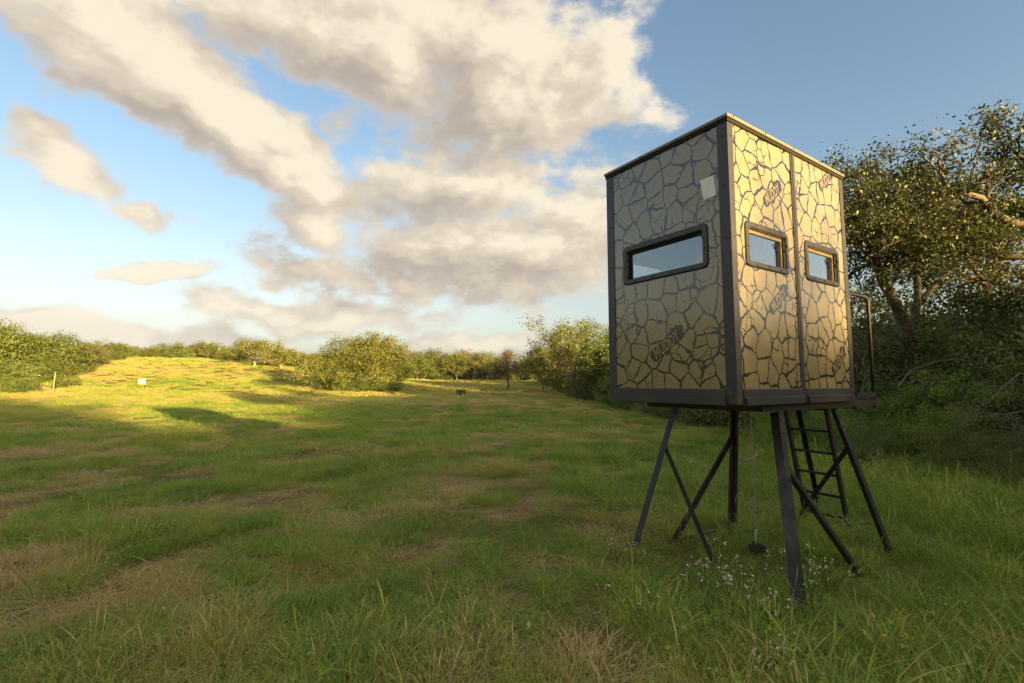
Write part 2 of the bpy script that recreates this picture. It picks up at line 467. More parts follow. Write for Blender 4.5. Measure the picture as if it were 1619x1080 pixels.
def coated(name, col, rough=.35, coat=1.0, spec=.5, ior=1.5, cr=.15, metallic=0.0, wear=0.0):
    m, k, o = mat(name)
    tc = k.n('ShaderNodeTexCoord'); n = k.noise(tc.outputs['Object'], 25, 5, .65); n2 = k.noise(tc.outputs['Object'], 3, 3, .6)
    c = k.mix(k.m('MULTIPLY', k.ss(n, .35, .75), .35), tuple(x * .82 for x in col), tuple(min(1, x * 1.25) for x in col))
    if wear: c = k.mix(k.m('MULTIPLY', k.ss(n2, .52, .7), wear), c, (.16, .13, .09))
    principled(k, o, Base_Color=c, Roughness=k.m('ADD', rough, k.m('MULTIPLY', n2, .12)), Metallic=metallic, Specular_IOR_Level=spec, Coat_Weight=coat, Coat_Roughness=cr, Coat_IOR=ior)
    return m


M['mud'] = crack_mat()
M['logo_dark'] = coated('logo_dark', (.013, .011, .008), .5, 1.0, .12, 1.8, .18)
M['logo_tan'] = coated('logo_tan', (.24, .195, .092), .5, 1.0, .12, 1.8, .18)
M['black_steel'] = coated('black_steel', (.010, .010, .011), .5, .0, .5, 1.5, .3, wear=.25)
M['post_steel'] = coated('post_steel', (.030, .029, .030), .42, .25, .5, 1.5, .3, wear=.15)
M['leg_steel'] = coated('leg_steel', (.020, .020, .022), .45, .1, .4, 1.5, .3, wear=.3)
M['roof_tan'] = coated('roof_tan', (.21, .17, .12), .5, .3, .5, 1.5, .3, wear=.3)
M['rubber'] = coated('rubber', (.012, .012, .012), .7, 0, .3)
M['plywood'] = coated('plywood', (.34, .19, .08), .7, 0, .3)
M['liner'] = coated('liner', (.03, .03, .032), .85, 0, .2)
M['paper'] = coated('paper', (.86, .87, .88), .6, 0, .3)
M['rope'] = coated('rope', (.30, .28, .21), .9, 0, .2)
M['zinc'] = coated('zinc', (.32, .33, .34), .42, 0, .5, metallic=.6)
M['bolt'] = coated('bolt', (.02, .02, .02), .45, 0, .5)


def glass_mat():
    m, k, o = mat('window_glass')
    tr = k.n('ShaderNodeBsdfTransparent'); tr.inputs[0].default_value = (.80, .84, .84, 1)
    gl = k.n('ShaderNodeBsdfGlossy'); gl.inputs['Roughness'].default_value = .0; gl.inputs['Color'].default_value = (.95, .97, 1, 1)
    fr = k.n('ShaderNodeFresnel'); k.link(k.m('SUBTRACT', 1.6, k.m('MULTIPLY', k.n('ShaderNodeNewGeometry').outputs['Backfacing'], 1.6 - 1 / 1.6)), fr.inputs['IOR'])
    mx = k.n('ShaderNodeMixShader'); k.link(k.m('MULTIPLY', fr.outputs[0], 3.0, clamp=True), mx.inputs[0]); k.link(tr.outputs[0], mx.inputs[1]); k.link(gl.outputs[0], mx.inputs[2])
    k.link(mx.outputs[0], o.inputs[0]); return m


M['glass'] = glass_mat()

# ------------------------------------------------------------------ ground
def build_ground():
    def axis(lo, hi, c, n):
        t = np.linspace(-1, 1, n); f = np.sign(t) * (np.abs(t) * .045 + np.abs(t) ** 4 * .955)
        return np.where(f < 0, c + f * (c - lo), c + f * (hi - c))
    xs = axis(-900, 900, 0, 321); ys = axis(-700, 1600, 6, 321)
    X, Y = np.meshgrid(xs, ys); Z = ground(X, Y)
    v = np.stack([X, Y, Z], -1).reshape(-1, 3); n = len(xs)
    i = (np.arange(len(ys) - 1)[:, None] * n + np.arange(n - 1)[None, :]).ravel()
    f = np.stack([i, i + 1, i + n + 1, i + n], -1)
    me = new_mesh('ground', v, f, 4, {'dry': dryness(X, Y).ravel()}, [M['soil']], True)
    tag(link('ground', me), kind='structure')


build_ground()

# ------------------------------------------------------------------ the hunting blind
BW, BD, Z0, Z1 = 1.83, 1.20, 1.35, 3.405
BA = math.atan2(.555, .832)
BC = Vector((1.55, 3.32, 0)) + Vector((.832, .555, 0)) * BW / 2 + Vector((-.555, .832, 0)) * BD / 2
blind = thing('hunting_blind', 'box hunting blind with cracked-mud print walls raised on a black steel stand', 'hunting blind', BC, BA)
BM = Matrix.Translation(BC) @ Matrix.Rotation(BA, 4, 'Z'); BMI = BM.inverted()


def on_face(px, py, face):
    """where the ray of a photograph pixel meets a wall: local (x, y, z)"""
    o = BMI @ Vector((0, 0, EYE)); d = BMI.to_3x3() @ pix_dir(px, py)
    t = ((-BW / 2 - o.x) / d.x) if face == 'left' else ((-BD / 2 - o.y) / d.y)
    return o + d * t


def at_depth(px, py, depth):
    return BMI @ (Vector((0, 0, EYE)) + pix_dir(px, py) / pix_dir(px, py).y * depth)


def on_ground(px, py):
    d = pix_dir(px, py); t = -EYE / d.z
    for _ in range(5):
        p = Vector((0, 0, EYE)) + d * t; t = (gz(p.x, p.y) - EYE) / d.z
    return Vector((0, 0, EYE)) + d * t


WALLS = {  # name: matrix taking (along, outward, z) to local box coordinates
    'front': Matrix(((1, 0, 0, 0), (0, -1, 0, -BD / 2), (0, 0, 1, 0), (0, 0, 0, 1))),
    'left': Matrix(((0, -1, 0, -BW / 2), (-1, 0, 0, 0), (0, 0, 1, 0), (0, 0, 0, 1))),
    'back': Matrix(((-1, 0, 0, 0), (0, 1, 0, BD / 2), (0, 0, 1, 0), (0, 0, 0, 1))),
    'right': Matrix(((0, 1, 0, BW / 2), (1, 0, 0, 0), (0, 0, 1, 0), (0, 0, 0, 1))),
}


def wall_panel(wall, a0, a1, z0, z1, hole, label=None):
    """sheet from a0 to a1 with a rectangular window hole (h0, h1, k0, k1)"""
    mb = MB(); W = WALLS[wall]
    def piece(x0, x1, y0, y1, d0=-.012, d1=0.0):
        mb.box((x0, d0, y0), (x1, d1, y1), W)
    rects = [(a0, a1, z0, z1)] if hole is None else [(a0, hole[0], z0, z1), (hole[1], a1, z0, z1), (hole[0], hole[1], z0, hole[2]), (hole[0], hole[1], hole[3], z1)]
    for r in rects: piece(*r)
    for r in rects:
        mb.cur = 1; piece(*r, -.034, -.0125)
        mb.cur = 0
    o = mb.build('wall_panel', [M['mud'], M['liner']], blind)
    return o


def rrect(w, h, r, n=5):
    pts = []
    for cx, cy, a in ((w / 2 - r, h / 2 - r, 0), (-w / 2 + r, h / 2 - r, 90), (-w / 2 + r, -h / 2 + r, 180), (w / 2 - r, -h / 2 + r, 270)):
        for i in range(n + 1):
            t = R(a + 90 * i / n); pts.append((cx + r * math.cos(t), cy + r * math.sin(t)))
    return pts


def screw(mb, p, axis, r=.007, h=.005):
    mb.lathe([(r, 0), (r * .95, h * .6), (r * .5, h)], p, axis, 6)


def window(wall, c, zc, w, h, hinge=1):
    W = WALLS[wall]; W3 = W.to_3x3()
    out = rrect(w, h, .04); inn = rrect(w - .074, h - .074, .010)
    n = len(out)
    mb = MB()
    def ring(A, da, B, db, sm=False):
        vs = [W @ Vector((c + x, da, zc + y)) for x, y in A] + [W @ Vector((c + x, db, zc + y)) for x, y in B]
        mb.add(vs, [(i, (i + 1) % n, n + (i + 1) % n, n + i) for i in range(n)], sm)
    o2 = [(x * .985, y * .97) for x, y in out]
    ring(out, .001, out, .008, True); ring(out, .008, o2, .012); ring(o2, .012, inn, .012); ring(inn, .012, inn, -.045)
    i2 = rrect(w - .125, h - .125, .006); ring(inn, -.045, i2, -.046); ring(i2, -.046, i2, -.05)
    frame = mb.build('window', M['post_steel'], blind)
    mb = MB()
    go = rrect(w + .012, h + .012, .046)
    gi = rrect(w - .002, h - .002, .04)
    vs = [W @ Vector((c + x, .0035, zc + y)) for x, y in go] + [W @ Vector((c + x, .004, zc + y)) for x, y in gi] + [W @ Vector((c + x, .0005, zc + y)) for x, y in go]
    mb.add(vs, [(i, (i + 1) % n, n + (i + 1) % n, n + i) for i in range(n)] + [(2 * n + i, 2 * n + (i + 1) % n, (i + 1) % n, i) for i in range(n)])
    mb.build('gasket', M['rubber'], frame)
    mb = MB()   # inner sash, stepped like a sliding frame
    sw, sh = w - .074, h - .074
    for (x0, x1, y0, y1) in ((-sw / 2, sw / 2, sh / 2 - .03, sh / 2), (-sw / 2, -sw / 2 + .022, -sh / 2, sh / 2 - .03), (sw / 2 - .022, sw / 2, -sh / 2, sh / 2 - .03), (-sw / 2 + .022, sw / 2 - .022, -sh / 2, -sh / 2 + .012)):
        mb.box((c + x0 + .001, -.042, zc + y0 + .001), (c + x1 - .001, -.022, zc + y1 - .001), W)
    mb.build('sash', M['roof_tan'] if wall in ('front', 'back') else M['rubber'], frame)
    mb = MB(); mb.box((c - sw / 2 + .01, -.036, zc - sh / 2 + .008), (c + sw / 2 - .01, -.032, zc + sh / 2 - .02), W)
    mb.build('pane', M['glass'], frame)
    k = 4 if w > .7 else 3
    for sgn in (1, -1):
        for i in range(k):
            x = c + (i + .5 - k / 2) * (w - .08) / k
            b = MB(); screw(b, W @ Vector((x, .012, zc + sgn * (h / 2 - .0185))), W3 @ Vector((0, 1, 0)), .006 if sgn > 0 else .009)
            b.build('bolt', M['bolt'], frame)
    for sgn in (1, -1):
        b = MB(); screw(b, W @ Vector((c + sgn * (w / 2 - .0185), .012, zc - .02)), W3 @ Vector((0, 1, 0)), .009)
        b.build('bolt', M['bolt'], frame)
    b = MB(); x = c + (w / 2 - .045)
    b.bar(W @ Vector((x - .016, .015, zc + h / 2 - .07)), W @ Vector((x + .018, .015, zc + h / 2 - .115)), .006, .006, W3 @ Vector((0, 1, 0)))
    b.build('latch', M['bolt'], frame)
    return frame


def build_blind():
    # floor, ceiling, roof
    mb = MB(); mb.box((-BW / 2 + .02, -BD / 2 + .02, Z0 - .006), (BW / 2 - .02, BD / 2 - .02, Z0 + .012)); mb.build('floor', M['plywood'], blind)
    mb = MB(); mb.box((-BW / 2 + .04, -BD / 2 + .04, Z0 + .02), (BW / 2 - .04, BD / 2 - .04, Z0 + .035)); mb.build('floor_mat', M['liner'], blind)
    mb = MB(); mb.box((-BW / 2 + .04, -BD / 2 + .04, Z1 - .045), (BW / 2 - .04, BD / 2 - .04, Z1 - .02)); mb.build('ceiling_liner', M['liner'], blind)
    e = .022
    mb = MB(); mb.box((-BW / 2 - e, -BD / 2 - e, Z1 + .004), (BW / 2 + e, BD / 2 + e, Z1 + .030)); roof = mb.build('roof', M['roof_tan'], blind, .006)
    mb = MB(); mb.box((-BW / 2 - .012, -BD / 2 - .012, Z1 - .022), (BW / 2 + .012, BD / 2 + .012, Z1 + .002)); mb.build('roof_gasket', M['rubber'], blind)
    for wall, L in (('front', BW), ('left', BD), ('back', BW), ('right', BD)):
        W = WALLS[wall]; W3 = W.to_3x3(); n = 5 if L > 1.5 else 4
        for i in range(n):
            b = MB(); screw(b, W @ Vector((-L / 2 + .05 + (L - .1) * i / (n - 1), e, Z1 + .018)), W3 @ Vector((0, 1, 0)), .0075)
            b.build('screw', M['bolt'], roof)
    # posts: angle sections on the corners
    for sx in (-1, 1):
        for sy in (-1, 1):
            mb = MB(); t = .004
            x0, y0 = sx * (BW / 2), sy * (BD / 2)
            mb.box((min(x0 + sx * t, x0 - sx * .062), min(y0 + sy * .001, y0 + sy * (t + .001)), Z0 + .0), (max(x0 + sx * t, x0 - sx * .062), max(y0 + sy * .001, y0 + sy * (t + .001)), Z1 - .024))
            mb.box((min(x0 + sx * .001, x0 + sx * (t + .002)), min(y0 + sy * (t + .0015), y0 - sy * .078), Z0 + .0), (max(x0 + sx * .001, x0 + sx * (t + .002)), max(y0 + sy * (t + .0015), y0 - sy * .078), Z1 - .0245))
            p = mb.build('corner_post', M['post_steel'], blind)
            for i in range(6):
                z = Z0 + .06 + i * .375
                b = MB(); screw(b, (x0 + sx * (t + .002), y0 - sy * .035, z), (sx, 0, 0)); b.build('screw', M['bolt'], p)
                b = MB(); screw(b, (x0 - sx * .035, y0 + sy * (t + .001), z), (0, sy, 0)); b.build('screw', M['bolt'], p)
    for wall in ('front', 'back'):
        mb = MB(); W = WALLS[wall]; mb.box((-.034, .001, Z0 + .001), (.030, .007, Z1 - .0235), W)
        mb.box((-.012, .007, Z0 + .002), (.008, .010, Z1 - .0242), W)
        p = mb.build('centre_post', M['post_steel'], blind)
        for i in range(6):
            for dx in (-.024, .02):
                b = MB(); screw(b, W @ Vector((dx, .007, Z0 + .09 + i * .37)), W.to_3x3() @ Vector((0, 1, 0)), .006); b.build('screw', M['bolt'], p)
    # sill channels
    for wall, segs in (('front', ((-BW / 2 + .064, -.036), (.032, BW / 2 - .064))), ('back', ((-BW / 2 + .064, -.036), (.032, BW / 2 - .064))), ('left', ((-BD / 2 + .08, BD / 2 - .08),)), ('right', ((-BD / 2 + .08, BD / 2 - .08),))):
        W = WALLS[wall]
        for a0, a1 in segs:
            mb = MB(); prof = [(.001, 0), (.030, 0), (.034, .006), (.034, .054), (.012, .062), (.012, .112), (.006, .118), (.001, .118)]
            ex = W.to_3x3() @ Vector((0, 1, 0)); ey = Vector((0, 0, 1))
            mb.prism(prof, W @ Vector((a0, 0, Z0 - .012)), W @ Vector((a1, 0, Z0 - .012)), ex, ey)
            s_ = mb.build('sill_channel', M['post_steel'], blind)
            n = max(2, int((a1 - a0) / .3))
            for i in range(n):
                b = MB(); screw(b, W @ Vector((a0 + (a1 - a0) * (i + .5) / n, .012, Z0 + .088)), ex, .006); b.build('screw', M['bolt'], s_)
    # walls with their windows
    zc, wh = 2.515, .33
    for wall in ('front', 'back'):
        for a0, a1, c in ((-BW / 2 + .003, -.002, -BW / 2 + .475), (.002, BW / 2 - .003, BW / 2 - .475)):
            wall_panel(wall, a0, a1, Z0 + .01, Z1 - .004, (c - .26, c + .26, zc - .125, zc + .125))
            window(wall, c, zc, .60, wh)
    wall_panel('left', -BD / 2 + .003, BD / 2 - .003, Z0 + .01, Z1 - .004, (-.375, .375, zc - .125, zc + .125)); window('left', 0.0, zc, .83, wh)
    wall_panel('right', -BD / 2 + .003, -.35, Z0 + .01, Z1 - .004, None); wall_panel('right', .36, BD / 2 - .003, Z0 + .01, Z1 - .004, None)
    mb = MB(); mb.box((-.346, -.03, Z0 + .03), (.356, .004, Z1 - .03), WALLS['right']); door = mb.build('door', M['mud'], blind)
    mb = MB(); mb.box((.27, .005, 2.3), (.31, .04, 2.42), WALLS['right']); mb.build('handle', M['bolt'], door)
    # printed lettering and the white sheet
    panels = [c for c in blind.children if c.name.startswith('wall_panel')]
    fc = bpy.data.curves.new('lettering', 'FONT'); fc.body = 'MUDDY'; fc.size = 1; fc.align_x = 'CENTER'; fc.align_y = 'CENTER'; fc.shear = .28; fc.offset = .025; fc.resolution_u = 2
    to = bpy.data.objects.new('lettering', fc); COL.objects.link(to); bpy.context.view_layer.update()
    tm = bpy.data.meshes.new_from_object(to.evaluated_get(bpy.context.evaluated_depsgraph_get())); bpy.data.objects.remove(to)
    tv = np.array([v.co[:2] for v in tm.vertices]); tf = [tuple(p.vertices) for p in tm.polygons]
    tw = tv[:, 0].max() - tv[:, 0].min(); tv = (tv - [(tv[:, 0].max() + tv[:, 0].min()) / 2, (tv[:, 1].max() + tv[:, 1].min()) / 2]) / tw
    rr = random.Random(4)
    def logo(px, py, face, ln, ang, host):
        W = WALLS[face]; c = W.inverted() @ on_face(px, py, face); ca, sa = math.cos(ang), math.sin(ang)
        flip = -1 if face == 'x' else 1
        def pt(x, y, d):
            return W @ Vector((c.x + (x * ca - y * sa), d, c.z + x * sa + y * ca))
        s = flip
        back = []
        top = [(-.58, -.15), (-.62, -.02), (-.56, .15), (-.44, .175), (-.28, .18), (-.1, .19), (.08, .195), (.2, .20), (.30, .25), (.37, .31), (.42, .24), (.52, .27), (.59, .19), (.67, .15), (.66, .04), (.58, -.04), (.60, -.15), (.46, -.175), (.26, -.175), (.06, -.18), (-.02, -.25), (-.09, -.28), (-.17, -.24), (-.16, -.185), (-.36, -.19), (-.50, -.21)]
        for x, y in top: back.append(pt((x + rr.uniform(-.012, .012)) * ln, (y + rr.uniform(-.012, .012)) * ln * .92, .0012))
        mb = MB(); mb.add(back, [tuple(range(len(back)))]); o = mb.build('logo_backing', M['logo_dark'], host)
        mb = MB(); mb.add([pt(x * ln, y * ln * 1.55, .0022) for x, y in tv], tf); mb.build('logo_letters', M['logo_tan'], host)
    # which panels
    fl, fr_, left = panels[0], panels[1], None
    for p in panels:
        co = np.array([v.co[:] for v in p.data.vertices])
        if co[:, 0].max() < -BW / 2 + .2: left = p
    logo(1054, 545, 'left', .30, R(33), left)
    logo(1221, 307, 'front', .27, R(36), fl); logo(1231, 474, 'front', .27, R(36), fl)
    logo(1305, 285, 'front', .27, R(36), fr_); logo(1326, 571, 'front', .27, R(36), fr_)
    # white sheet on the left wall
    q = [on_face(x, y, 'left') for x, y in ((1107, 286), (1128, 277), (1133, 308), (1113, 317))]
    mb = MB(); n = 6; vs = []; fs = []
    for j in range(n + 1):
        for i in range(n + 1):
            a, b = i / n, j / n; p = (q[0] * (1 - a) + q[1] * a) * (1 - b) + (q[3] * (1 - a) + q[2] * a) * b
            p.x -= .0022 + .0015 * math.sin(i * 2.1 + j * 1.3) ** 2; vs.append(p)
    for j in range(n):
        for i in range(n): fs.append((j * (n + 1) + i, j * (n + 1) + i + 1, (j + 1) * (n + 1) + i + 1, (j + 1) * (n + 1) + i))
    mb.add(vs, fs, True); o = mb.build('paper_sheet', M['paper'], blind); o['label'] = 'blank white sheet stuck to the left wall'

    # ---- stand
    def G(px, py):
        p = BMI @ on_ground(px, py); p.z = p.z; return p
    ZT = Z0 - .075
    tops = {'front': Vector((-.20, -.50, ZT)), 'left': Vector((-.20, .50, ZT)), 'near': Vector((.82, -.50, ZT)), 'far': Vector((.82, .50, ZT))}
    feet = {'front': G(1270, 975), 'left': G(998, 868), 'near': G(1415, 878), 'far': G(1156, 838)}
    mb = MB()
    for y in (-.52, .52): mb.bar((-.50, y, Z0 - .042), (1.66, y, Z0 - .042), .05, .055)
    for x in (-.47, -.2, .3, .82, 1.14, 1.64): mb.bar((x, -.494, Z0 - .045), (x, .494, Z0 - .045), .045, .048)
    mb.build('platform_frame', M['leg_steel'], blind)
    mb = MB()
    for i in range(9): mb.box((1.0 + i * .071, -.50, Z0 - .014), (1.0 + i * .071 + .045, .50, Z0 - .002))
    mb.build('landing_grate', M['leg_steel'], blind)
    for kx in tops:
        t, f = tops[kx], feet[kx]; f = f - (f - t).normalized() * -.12
        out = Vector((t.x - .31, t.y, 0)).normalized()
        mb = MB(); mb.angle(t, f, .062 if kx != 'front' else .066, .006, out); leg = mb.build('leg', M['leg_steel'], blind)
        ax = (f - t).normalized()
        for i in range(3):
            p = t + ax * (.06 + .11 * i + (.25 if i == 2 else 0))
            ey = (out - ax * out.dot(ax)).normalized(); ex = ax.cross(ey)
            for d in ((ex - ey * -1).normalized(), (ey - ex).normalized()):
                b = MB(); screw(b, p + d * .0 - ((ex + ey) if d.dot(ex) < 0 else (ey - ex)).normalized() * .03, d, .009, .009); b.build('bolt', M['bolt'], leg)
    def mid(kx, py):
        """point on a leg at a photograph row"""
        best = None
        for i in range(201):
            p = tops[kx].lerp(feet[kx], i / 200); w = BM @ p - Vector((0, 0, EYE))
            d = w; f = Vector((0, math.cos(PITCH), math.sin(PITCH))); u = Vector((0, -math.sin(PITCH), math.cos(PITCH)))
            y = 540 - 759 * d.dot(u) / d.dot(f)
            if best is None or abs(y - py) < best[0]: best = (abs(y - py), p)
        return best[1]
    for kx, py, foot in (('left', 701, (1124, 890)), ('front', 735, (1364, 914)), ('far', 686, (1063, 857)), ('near', 705, (1262, 824))):
        mb = MB(); a = mid(kx, py); f = G(*foot); f = f + (f - a).normalized() * .08
        mb.angle(a, f, .040, .005, Vector((a.x - .3, a.y, 0)).normalized()); mb.build('brace', M['leg_steel'], blind)
    mb = MB(); a = G(1060, 858); b_ = G(1132, 842); mb.bar(a + Vector((0, 0, .02)), b_ + Vector((0, 0, .02)), .04, .03); mb.build('ground_bar', M['leg_steel'], blind)
    mb = MB(); a = G(1216, 985); b_ = G(1290, 1005); 
    mb.bar(G(1205, 972) + Vector((0, 0, .03)), G(1268, 1000) + Vector((0, 0, .02)), .035, .03); mb.build('ground_bar', M['leg_steel'], blind)
    # landing support leg on the far side
    t = Vector((1.6, .2226, ZT)); f = G(1296, 800); mb = MB(); mb.angle(t, f, .04, .005, Vector((1, .3, 0))); mb.build('leg', M['leg_steel'], blind)
    # ladder
    la = MB(); lad = bpy.data.objects.new('ladder', None); COL.objects.link(lad); lad.parent = blind; lad.location = (1.55, 0, 0)
    lo = Vector((1.55, 0, 0))
    T = {-1: Vector((1.25, -.21, ZT + .05)), 1: Vector((1.27, .20, ZT + .05))}; F = {-1: G(1343, 835), 1: G(1280, 818)}
    F[1] = Vector((F[-1].x + .02, F[-1].y + .42, F[-1].z))
    for s in (-1, 1):
        mb = MB(); mb.bar(T[s] - lo, F[s] - lo - Vector((0, 0, .08)), .028, .055, (1, 0, .4)); mb.build('rail', M['leg_steel'], lad)
    for i in range(6):
        f = .07 + i * .172
        mb = MB(); p0 = T[-1].lerp(F[-1], f) - lo; p1 = T[1].lerp(F[1], f) - lo; mb.bar(p0, p1, .026, .026); mb.build('rung', M['leg_steel'], lad)
    # hand rail: a bent tube frame on the near side of the landing
    y = -.5; zt = 2.36; zb = Z0 - .10; x0, x1 = 1.165, 1.62; r = .07
    pts = [(x0, y, zb)] + [(x0 + r - r * math.cos(R(a)), y, zt - r + r * math.sin(R(a))) for a in range(0, 91, 15)] + [(x1 - r + r * math.sin(R(a)), y, zt - r + r * math.cos(R(a))) for a in range(0, 91, 15)] + [(x1, y, zb)]
    mb = MB(); mb.tube(pts, .0155, 10); mb.build('hand_rail', M['black_steel'], blind)
    mb = MB(); mb.bar((x0 + .02, y, Z0 + .03), (x1 - .02, y, Z0 + .03), .04, .05); mb.build('rail_bracket', M['leg_steel'], blind)


build_blind()


def build_rope():
    top = Vector((0, 0, EYE)) + pix_dir(1193, 630) / pix_dir(1193, 630).y * 4.25
    bot = on_ground(1195, 872); bx, by = bot.x, bot.y
    d = pix_dir(1194, 872); dep = 4.42
    base = Vector((0, 0, EYE)) + pix_dir(1195, 868) / pix_dir(1195, 868).y * 4.3
    t = thing('anchor_line', 'pale rope and chain tie-down hanging under the blind to a ground anchor', 'rope', (base.x, base.y, gz(base.x, base.y)))
    o = Vector(t.location); zt = 1.29 - o.z; zb = max(base.z - o.z, .05)
    mb = MB(); z_at = lambda py: (EYE + pix_dir(1194, py).z / pix_dir(1194, py).y * 4.28) - o.z
    z1, z2, z3, z4 = z_at(700), z_at(728), z_at(787), z_at(812)
    mb.tube([(.0, 0, zt), (.004, 0, (zt + z1) / 2), (0, 0, z1), (.004, 0, z2), (.006, 0, z3)], .006, 6); mb.build('rope', M['rope'], t)
    mb = MB(); mb.tube([(0, 0, z_at(690)), (-.022, .0, z_at(703)), (-.036, -.004, z_at(718)), (-.02, 0, z_at(732)), (.002, 0, z_at(740))], .005, 6); mb.build('rope_loop', M['rope'], t)
    mb = MB(); mb.lathe([(.008, -.015), (.013, 0), (.008, .015), (.002, .018)], (0, 0, z_at(667)), (0, 0, 1), 6); mb.build('knot', M['rope'], t)
    rr = random.Random(3)
    mb = MB(); zc = z_at(722)                                        # frayed tail tied in the loop
    mb.tube([(-.115, 0, zc - .035), (-.085, -.01, zc - .032), (-.05, -.012, zc - .028), (-.01, -.014, zc - .012), (.03, -.01, zc + .02), (.052, -.005, zc + .05)], [.005, .016, .018, .025, .021, .007], 8)
    mb.build('knotted_tail', M['rope'], t)
    for i in range(9):
        b = MB(); z = z3 - .012 - i * .031; n = 10; a = (i % 2) * math.pi / 2
        pts = []
        for j in range(n + 1):
            th = 2 * math.pi * j / n; px_, pz = .010 * math.cos(th), .021 * math.sin(th)
            pts.append((.006 + px_ * math.cos(a), px_ * math.sin(a), z + pz))
        b.tube(pts, .0033, 5, False); b.build('chain_link', M['zinc'], t)
    zl = z3 - .012 - 9 * .031
    b = MB(); b.tube([(.006, 0, zl + .02), (.006, 0, .02)], .006, 6); b.build('turnbuckle_rod', M['zinc'], t)
    b = MB(); b.box((-.05, -.03, zb - .02), (.07, .03, zb + .035)); b.box((-.012, -.045, zb + .035), (.03, .045, zb + .05)); b.box((-.01, -.01, -.05), (.02, .01, zb - .02)); b.build('ground_anchor', M['black_steel'], t, .003)


build_rope()
#VEG

# ------------------------------------------------------------------ trees and shrubs
def leaf_quads(rng, centres, tint, size, aspect=.55, up=0.3):
    """one small folded diamond per centre"""
    n = len(centres)
    a = rng.normal(size=(n, 3)); a /= np.linalg.norm(a, axis=1)[:, None]
    nn = rng.normal(size=(n, 3)); nn[:, 2] = np.abs(nn[:, 2]) + up; nn -= a * np.sum(nn * a, 1)[:, None]; nn /= np.linalg.norm(nn, axis=1)[:, None]
    b = np.cross(a, nn)
    l = (size * (.65 + .7 * rng.rand(n)))[:, None]; w = l * aspect
    V = np.stack([centres - a * l * .5, centres + b * w * .5 + nn * l * .08, centres + a * l * .5, centres - b * w * .5 + nn * l * .08], 1).reshape(-1, 3)
    F = np.arange(4 * n).reshape(-1, 4)
    return V, F, np.repeat(tint, 4)


class Grower:
    def __init__(s, seed):
        s.rng = np.random.RandomState(seed); s.paths = []; s.tips = []
    def grow(s, p, d, L, r, lvl, maxl, crook=.28, up=.06, nch=4, ratio=.62, spread=.9, tipfrom=None):
        rng = s.rng; n = 6 if lvl < 2 else 4
        pts = [np.array(p, float)]; d = np.array(d, float); d /= np.linalg.norm(d); dirs = [d]
        for i in range(n):
            d = d + rng.normal(size=3) * crook + np.array([0, 0, up]); d /= np.linalg.norm(d)
            pts.append(pts[-1] + d * L / n); dirs.append(d)
        rad = [r * (1 - .62 * i / n) for i in range(n + 1)]
        s.paths.append((pts, rad))
        if lvl >= maxl:
            for q in pts[1:]: s.tips.append(q)
            return
        if lvl == maxl - 1: s.tips.append(pts[-1])
        s.children(pts, dirs, rad, L, lvl, maxl, crook, up, nch, ratio, spread)
    def children(s, pts, dirs, rad, L, lvl, maxl, crook=.28, up=.06, nch=4, ratio=.62, spread=.9, start=.3):
        rng = s.rng; n = len(pts) - 1
        for c in range(nch):
            t = (start + (1 - start) * (c + rng.rand() * .7) / nch) * n; i = min(int(t), n - 1); f = min(t - i, 1)
            q = pts[i] * (1 - f) + pts[i + 1] * f; base = dirs[min(i + 1, n)]
            e = rng.normal(size=3); e -= base * np.dot(e, base); e /= np.linalg.norm(e)
            nd = base * (1 - .35 * spread) + e * spread * (.6 + .5 * rng.rand())
            s.grow(q, nd, L * ratio * (.75 + .5 * rng.rand()), rad[min(i, n)] * .62, lvl + 1, maxl, crook, up, nch, ratio, spread)
        base = dirs[-1]
        s.grow(pts[-1], base, L * ratio, rad[-1], lvl + 1, maxl, crook, up, nch, ratio, spread)
    def limb(s, pts, r0, r1):
        pts = [np.array(p, float) for p in pts]; n = len(pts) - 1
        rad = list(np.linspace(r0, r1, n + 1)); dirs = [(pts[min(i + 1, n)] - pts[max(i - 1, 0)]) for i in range(n + 1)]
        dirs = [x / np.linalg.norm(x) for x in dirs]; s.paths.append((pts, rad))
        return pts, dirs, rad
    def fit(s, W, H, z0=0.0):
        """scale the skeleton so that the tips span width W and height H"""
        t = np.array(s.tips); c = t[:, :2].mean(0) * .0
        sx = W / 2 / np.percentile(np.abs(t[:, 0]), 96); sy = W / 2 / np.percentile(np.abs(t[:, 1]), 96); sz = H / np.percentile(t[:, 2], 99)
        k = np.array([sx, sy, sz]); s.tips = list(t * k); s.paths = [([p * k for p in pts], rad) for pts, rad in s.paths]
    def wood(s, name, material, minr=.0, sides=(7, 5, 3), thin=.0025):
        mb = MB()
        for pts, rad in s.paths:
            if rad[0] < minr: continue
            n = sides[0] if rad[0] > .06 else sides[1] if rad[0] > .02 else sides[2]
            mb.tube(pts, [max(x, thin) for x in rad], n, False)
        return mb.mesh(name, material)


def crown_mesh(name, rng, clusters, per, crad, size, material, tmean=.45, tdev=.2, aspect=.55, flat=.75):
    clusters = np.asarray(clusters); n = len(clusters)
    cnt = np.maximum(1, (per * (.5 + rng.rand(n))).astype(int)); idx = np.repeat(np.arange(n), cnt)
    off = rng.normal(size=(len(idx), 3)) * crad * .55; off[:, 2] *= flat
    ct = np.clip(rng.normal(tmean, tdev, n), .02, .98)
    tint = np.clip(ct[idx] + rng.normal(0, .10, len(idx)), 0, 1)
    V, F, T = leaf_quads(rng, clusters[idx] + off, tint, size, aspect)
    return new_mesh(name, V, F, 4, {'tint': T}, [material])


